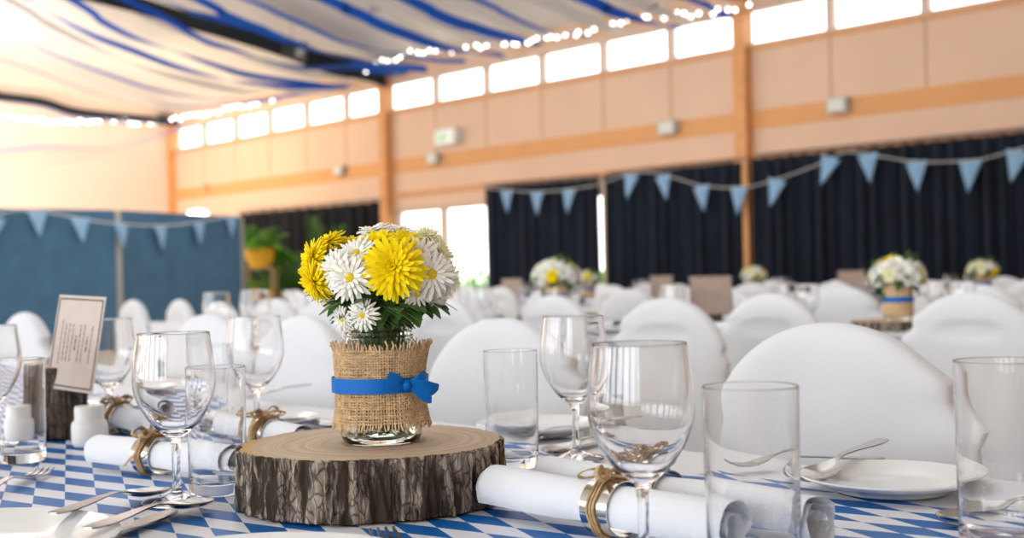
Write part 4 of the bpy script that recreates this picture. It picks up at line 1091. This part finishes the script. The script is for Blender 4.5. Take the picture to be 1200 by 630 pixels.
cutlery(ME_KNIFE, 'knife', (390, 496), (310, 486), 'knife behind the wood slice near the napkin ring', L=.208)
cutlery(ME_SPOON, 'spoon', (392, 503), (318, 494), 'spoon behind the wood slice left of the jar')
cutlery(ME_KNIFE, 'knife', (300, 478), (352, 468), 'knife resting on the side plate behind the jar', dz=.021, L=.208)

# ------------------------------------------------------------------ napkin rolls and rings
def napkin_mesh(L, r, seed):
    mb = MB(); rnd = random.Random(seed); rows = []; n = 110; turns = 2.6
    for i in range(23):
        x = -L/2+L*i/22; row = []
        pin = 1-.10*math.exp(-((x-.0)/.03)**2)
        for j in range(n+1):
            t = j/n; a = 2*math.pi*turns*t; rr = (.35+.65*t)*r*pin*(1+.05*noise.noise((x*18, a*.6, seed)))
            xx = x + (.006*math.sin(a*.5+seed) + .004*noise.noise((a, seed, 1)))*(abs(i-11)/11)**3
            row.append((xx, rr*math.cos(a), rr*math.sin(a)))
        rows.append(row)
    mb.grid([r_[::-1] for r_ in rows]); return mb
def raffia_bow(mb, c, ax, seed):   # loops and tails of twine, tied on top
    rnd = random.Random(seed); ax = Vector(ax).normalized(); az = Vector((0, 0, 1)); ay = az.cross(ax).normalized(); c = Vector(c)
    for k in range(7):
        sg = 1 if k % 2 else -1; ln = rnd.uniform(.018, .027); hh = rnd.uniform(.004, .011); sk = rnd.uniform(-.012, .012)
        pts = [c, c+ay*sg*ln*.5+az*hh+ax*sk*.4, c+ay*sg*ln+az*hh*.5+ax*sk, c+ay*sg*ln*.7-az*.001+ax*sk*1.2, c+az*.001]
        pts = smooth_path(pts, 7); mb.strip(pts, [(ax+az*.4).normalized()*rnd.uniform(.0016, .003)]*len(pts), .0012)
    for k in range(3):
        sg = rnd.choice((-1, 1)); pts = smooth_path([c, c+ay*sg*.010+az*.004, c+ay*sg*.024-az*.014+ax*rnd.uniform(-.01, .01), c+ay*sg*.027-az*.034+ax*rnd.uniform(-.015, .015)], 6)
        mb.strip(pts, [(ax).normalized()*.0018]*len(pts), .001)
    mb.sphere(tuple(c+az*.002), .0055, 8, 6)
def napkin(pa, pb, L, labn, labr, seed, ring_at=0.0, r=.0205, face=True):
    a = PT(*pa, .038); b = PT(*pb, .038); d = b-a; d.z = 0; d.normalize(); c = a + d*L/2; yaw = math.atan2(d.y, d.x)
    o = napkin_mesh(L, r, seed).build('napkin', M['napkin'], loc=(c.x, c.y, TZ+ZC+r*1.04)); o.rotation_euler = (0, 0, yaw)
    tag(o, labn, 'napkin', 'rolled white napkins on the front table')
    root = thing('napkin_ring', labr, 'napkin ring', (c.x+d.x*ring_at, c.y+d.y*ring_at, TZ+ZC+r*1.04), yaw, 'twine-tied napkin rings on the front table')
    mb = MB(); rr = r*1.02
    rows = [[(x, q*math.cos(2*math.pi*j/48), q*math.sin(2*math.pi*j/48)) for j in range(48)] for x, q in ((-.0155, rr), (-.0155, rr+.001), (0, rr+.0018), (.0155, rr+.001), (.0155, rr))]
    mb.grid(rows, cu=True, cv=True); mb.build('band', M['ringmetal'], root)
    mb = MB()
    for q in range(3):
        x = -.004+.0035*q; pts = [(x+.001*math.sin(j), (rr+.0028)*math.cos(2*math.pi*j/36), (rr+.0028)*math.sin(2*math.pi*j/36)) for j in range(37)]
        mb.tube(pts, .0012, 5)
    raffia_bow(mb, (0, -.006 if face else .006, rr+.004), (1, 0, 0), seed); mb.build('twine_bow', M['raffia'], root)
napkin((576, 553), (850, 598), .28, 'rolled white napkin nearest the camera before the front wine glass', 'silver napkin ring with twine bow on the nearest roll', 1, .016, .0222)
napkin((642, 541), (850, 574), .318, 'rolled white napkin lying second behind the nearest roll', 'silver napkin ring with loose twine bow behind the front wine glass', 2, -.012, .0215)
napkin((118, 513), (276, 527), .235, 'rolled white napkin beside the salt cellar, under the left wine glass', 'napkin ring with dark twine on the roll under the left wine glass', 3, -.02)
napkin((124, 474), (215, 492), .235, 'rolled white napkin farthest back beside the menu card', 'twine napkin ring on the roll beside the menu card', 4, -.05)
napkin((262, 487), (345, 500), .22, 'rolled white napkin partly hidden behind the wood slice', 'napkin ring peeping behind the wood slice', 5, .02)

# ------------------------------------------------------------------ salt and pepper, card holder
def shaker(px, d, label, holes):
    p = PD(px, 500, d); p.z = TZ+ZC
    root = thing('salt_shaker' if holes < 4 else 'pepper_shaker', label, 'shaker', p, 0)
    mb = MB(); mb.lathe([(.0002, .0), (.021, .0), (.0235, .003), (.0245, .010), (.0245, .028), (.0232, .033), (.0202, .036), (.0198, .040), (.0200, .052), (.0185, .0555), (.0002, .0565)], 40); mb.build('body', M['shaker'], root)
    mb = MB()
    for k in range(holes): a = 6.28*k/holes; mb.lathe([(.0002, .0562), (.0011, .0562), (.0011, .0572), (.0002, .0572)], 8, (.006*math.cos(a), .006*math.sin(a), 0))
    mb.build('holes', M['hole'], root)
shaker(105, 1.65, 'squat white china shaker standing before the bark card holder', 3)
shaker(21, 1.66, 'white china shaker seen through the left tumbler', 5)
def log_block(p, r, h, label, seed, rz=0.0, group=None):
    o = None; root = thing('card_holder', label, 'card holder', p, rz, group)
    slice_mesh(r, h, None, seed, 160, 30, .004).build('log', [M['bark_dark'], M['rings']], root); return root
lp = PD(66, 500, 1.75); lp.z = TZ+ZC
log_block(lp, .039, .104, 'upright dark bark log holding the leaning menu card', 4.4)
def card(c, ex, ey, wd, hg, label, lines, mt, group=None):
    ex = Vector(ex).normalized(); ey = Vector(ey); ey = (ey-ex*ey.dot(ex)).normalized(); nn = ex.cross(ey)
    root = thing('menu_card', label, 'menu card', c, 0, group)
    mb = MB(); mb.obox(ex*-wd/2+ey*-hg/2-nn*.0005, ex*wd, ey*hg, nn*.001); mb.build('card', M[mt], root, smooth=False)
    mb = MB(); q = .0009; f = .46
    for (a, b, c_, d_) in ((-f, -f, f, -f), (f, -f, f, f), (f, f, -f, f), (-f, f, -f, -f)):
        p0 = ex*wd*a+ey*hg*b+nn*q; p1 = ex*wd*c_+ey*hg*d_+nn*q; t = (p1-p0).normalized(); mb.strip([p0, p1], [nn.cross(t)*.0009]*2, .0003)
    rnd = random.Random(int(wd*1e4)+lines)
    for i in range(lines):
        x = wd*(.32-.64*i/(lines-1)); bold = i in (1, lines//2); hl = hg*(rnd.uniform(.14, .32) if not bold else .08); y = -hl
        while y < hl:
            l = rnd.uniform(.003, .009); th = .0009 if bold else .00045
            mb.strip([ex*x+ey*y+nn*q, ex*x+ey*min(hl, y+l)+nn*q], [ex*th]*2, .0003); y += l+.0018
    mb.build('lettering', M['ink'], root, smooth=False); return root
# corner points of the leaning card measured on its plane
tl, trc, br = PD(75, 346, 1.735), PD(130, 349, 1.660), PD(103, 460, 1.660)
ex = (trc-tl); ey = (trc-br)
card(tl+ex/2-ey/2, ex, ey, ex.length, ey.length, 'cream menu card with black border leaning in the bark log', 9, 'card')

# ------------------------------------------------------------------ side table with two tall glasses beyond the front chairs
sp = PD(283, 400, 4.0)
root = thing('side_table', 'small white-clothed side table behind the front chairs by the partition', 'side table', (sp.x, sp.y, 0), TRZ)
mb = MB(); mb.box((-.28, -.22, TZ-.03), (.28, .22, TZ)); mb.build('tabletop', M['cloth'], root, smooth=False)
for sx in (-1, 1):
    for sy in (-1, 1):
        mb = MB(); mb.tube([(sx*.25, sy*.19, 0), (sx*.25, sy*.19, TZ-.03)], .015); mb.build('leg', M['legmetal'], root)
for (px, d, s, lab) in ((255, 3.95, 1.13, 'smaller stemmed glass before the blue partition end'), (300, 3.75, 1.17, 'larger stemmed glass before the potted plants')):
    p = PD(px, 400, d); p.z = TZ+.001
    tag(inst('wine_glass', ME_WINE, None, p, (0, 0, 0), s), lab, 'wine glass')

# ------------------------------------------------------------------ settings on the two far tables
mb = MB(); rnd = random.Random(2); petals_mesh(mb, (0, 0, 0), Vector((0, 0, 1)), 1.0, [(12, -10, .9, .4, .1), (12, 20, .8, .38, .1), (9, 48, .6, .34, .05), (6, 72, .4, .3, .02)], rnd)
FW, FY, FC = mb.mesh('far_bloom', M['white_petal']), mb.mesh('far_bloom', M['yellow']), mb.mesh('far_bloom', M['cream'])
for me in (FW, FY, FC): pass
ME_SLICE_FAR = slice_mesh(.135, .045, None, 8.1, 120, 8).mesh('wood_slice', [M['bark'], M['rings']])
mb = MB(); mb.lathe([(.0002, 0), (.038, 0), (.0405, .006), (.0405, .084), (.034, .1), (.034, .12), (.031, .12), (.031, .10), (.0376, .084), (.0376, .01), (.0002, .006)], 28); ME_JAR_F = mb.mesh('jar_glass', M['jar_glass'])
mb = MB(); mb.lathe([(.0425, .012), (.0432, .012), (.0440, .05), (.0438, .102), (.0430, .104), (.0425, .10)], 32, close=True); ME_BUR_F = mb.mesh('burlap_wrap', M['jute'])
mb = MB(); mb.lathe([(.0445, .052), (.0458, .052), (.0460, .060), (.0458, .068), (.0445, .068)], 32, close=True); ME_RIB_F = mb.mesh('ribbon', M['ribbon'])
mb = MB(); bush(mb, (0, 0, .14), (.06, .06, .035), 60, .05, 3); mb.tube([(0, 0, .02), (.01, .01, .14)], .004, 5); mb.tube([(.01, -.01, .02), (-.01, .01, .14)], .004, 5); ME_LEAF_F = mb.mesh('leaf_sprig', M['green'])
def far_arrangement(px, py, v, s, where, nfl, yel, seed, spread=.072, slc=True, wrap=True):
    d = v/ray(px, py).dot(VT); p = PD(px, py, d); z = TZ+.003; rnd = random.Random(seed)
    if slc:
        o = inst('wood_slice', ME_SLICE_FAR, None, (p.x, p.y, z), (0, 0, seed), s); tag(o, 'bark-edged wood slice under the jar ' + where, 'wood slice'); z += .046*s
    root = thing('mason_jar', ('burlap-wrapped jar with blue ribbon ' if wrap else 'jar of white blooms ') + where, 'jar', (p.x, p.y, z)); root.scale = (s, s, s)
    inst('glass_body', ME_JAR_F, root); inst('burlap_wrap', ME_BUR_F, root); inst('ribbon', ME_RIB_F, root)
    tag(inst('leaf_sprig', ME_LEAF_F, None, (p.x, p.y, z), (0, 0, 0), s), 'green leaves under the blooms ' + where, 'leaf sprig')
    for i in range(nfl):
        k = (i+.5)/nfl; el = math.acos(1-k*1.15); az = i*2.399+seed
        dr = Vector((math.sin(el)*math.cos(az), math.sin(el)*math.sin(az), math.cos(el)))
        y_ = i in yel; me = FY if y_ else (FC if rnd.random() < .4 else FW)
        c = Vector((p.x, p.y, z+.122*s)) + Vector((dr.x*spread, dr.y*spread, dr.z*spread*.75))*s
        o = inst('chrysanthemum', me, None, c, dr.to_track_quat('Z', 'Y').to_euler(), .028*s*rnd.uniform(.85, 1.15))
        tag(o, ('yellow' if y_ else 'pale') + ' bloom in jar ' + where, 'flower', ('yellow' if y_ else 'pale') + ' blooms in the jar ' + where)
far_arrangement(1052, 345, T2C-.12, 1.1, 'on the middle table behind the oval-holed chair', 24, (0, 1, 3, 23), 1)
far_arrangement(652, 345, T2C-.05, 1.25, 'on the middle table before the bright curtain gap', 30, (7, 15, 22), 2, .075)
far_arrangement(1152, 330, T3C, 1.1, 'on the farthest table before the wide navy curtain', 16, (1, 14), 3)
far_arrangement(884, 335, T3C, 1.1, 'on the farthest table before the timber pillar', 14, (2, 6, 12), 4)
far_arrangement(690, 335, T3C, 1.1, 'on the farthest table beside the bright curtain gap', 14, (5,), 5)
def far_card(px, py, v, wd, label, yaw=0.0):
    d = v/ray(px, py).dot(VT); p = PD(px, py, d)
    b = Vector((p.x, p.y, TZ+.003)); log_block(b, .045, .06, 'bark log holding the ' + label.replace('menu card standing', 'card').replace('menu card', 'card'), px)
    ax = Vector((math.cos(yaw), math.sin(yaw), 0)); nb = Vector((math.sin(yaw), -math.cos(yaw), 0))
    card(b+Vector((0, 0, .055+wd*.45))+nb*.02, ax, (0, .12, 1), wd, wd*.92, label, 5, 'cardback')
far_card(832, 350, T2C, .165, 'beige menu card standing between two white chairs on the middle table', R(6))
far_card(775, 335, T3C, .165, 'beige menu card on the farthest table behind the pulled-out chair')
far_card(997, 332, T3C, .17, 'beige menu card on the farthest table by the second flower jar')
far_card(600, 338, T3C, .17, 'beige menu card on the farthest table near the round bouquet')
far_card(520, 345, T2C, .15, 'beige menu card on the middle table behind the daisies')
def settings(u0, n, step, vc, where):
    for i in range(n):
        for sg in (-1, 1):
            u = u0+step*i+random.uniform(-.03, .03)
            for (name, me, du, dv, lab, cat) in (('plate', ME_PL_FAR, 0, .33, 'white plate set out', 'plate'), ('wine_glass', ME_WINE_FAR, -.16, .20, 'empty wine glass among the settings', 'wine glass'), ('tumbler', ME_TUMB_FAR, -.09, .17, 'empty tumbler among the settings', 'tumbler')):
                p = tab(u+sg*du*-1 + random.uniform(-.02, .02), vc+sg*dv, TZ+.003)
                tag(inst(name, me, None, p), lab + ' ' + where, cat, cat + 's ' + where)
            p = tab(u+.2, vc+sg*.24, TZ+.026); o = inst('napkin', ME_NAP, None, p, (0, 0, TRZ + R(random.uniform(-8, 8)))); tag(o, 'rolled white napkin lying ' + where, 'napkin', 'napkins ' + where)
ME_NAP = napkin_mesh(.25, .0205, 9).mesh('napkin', M['napkin'])
settings(1.3, 9, .60, T2C, 'on the middle table')
settings(2.8, 11, .62, T3C, 'on the farthest table')
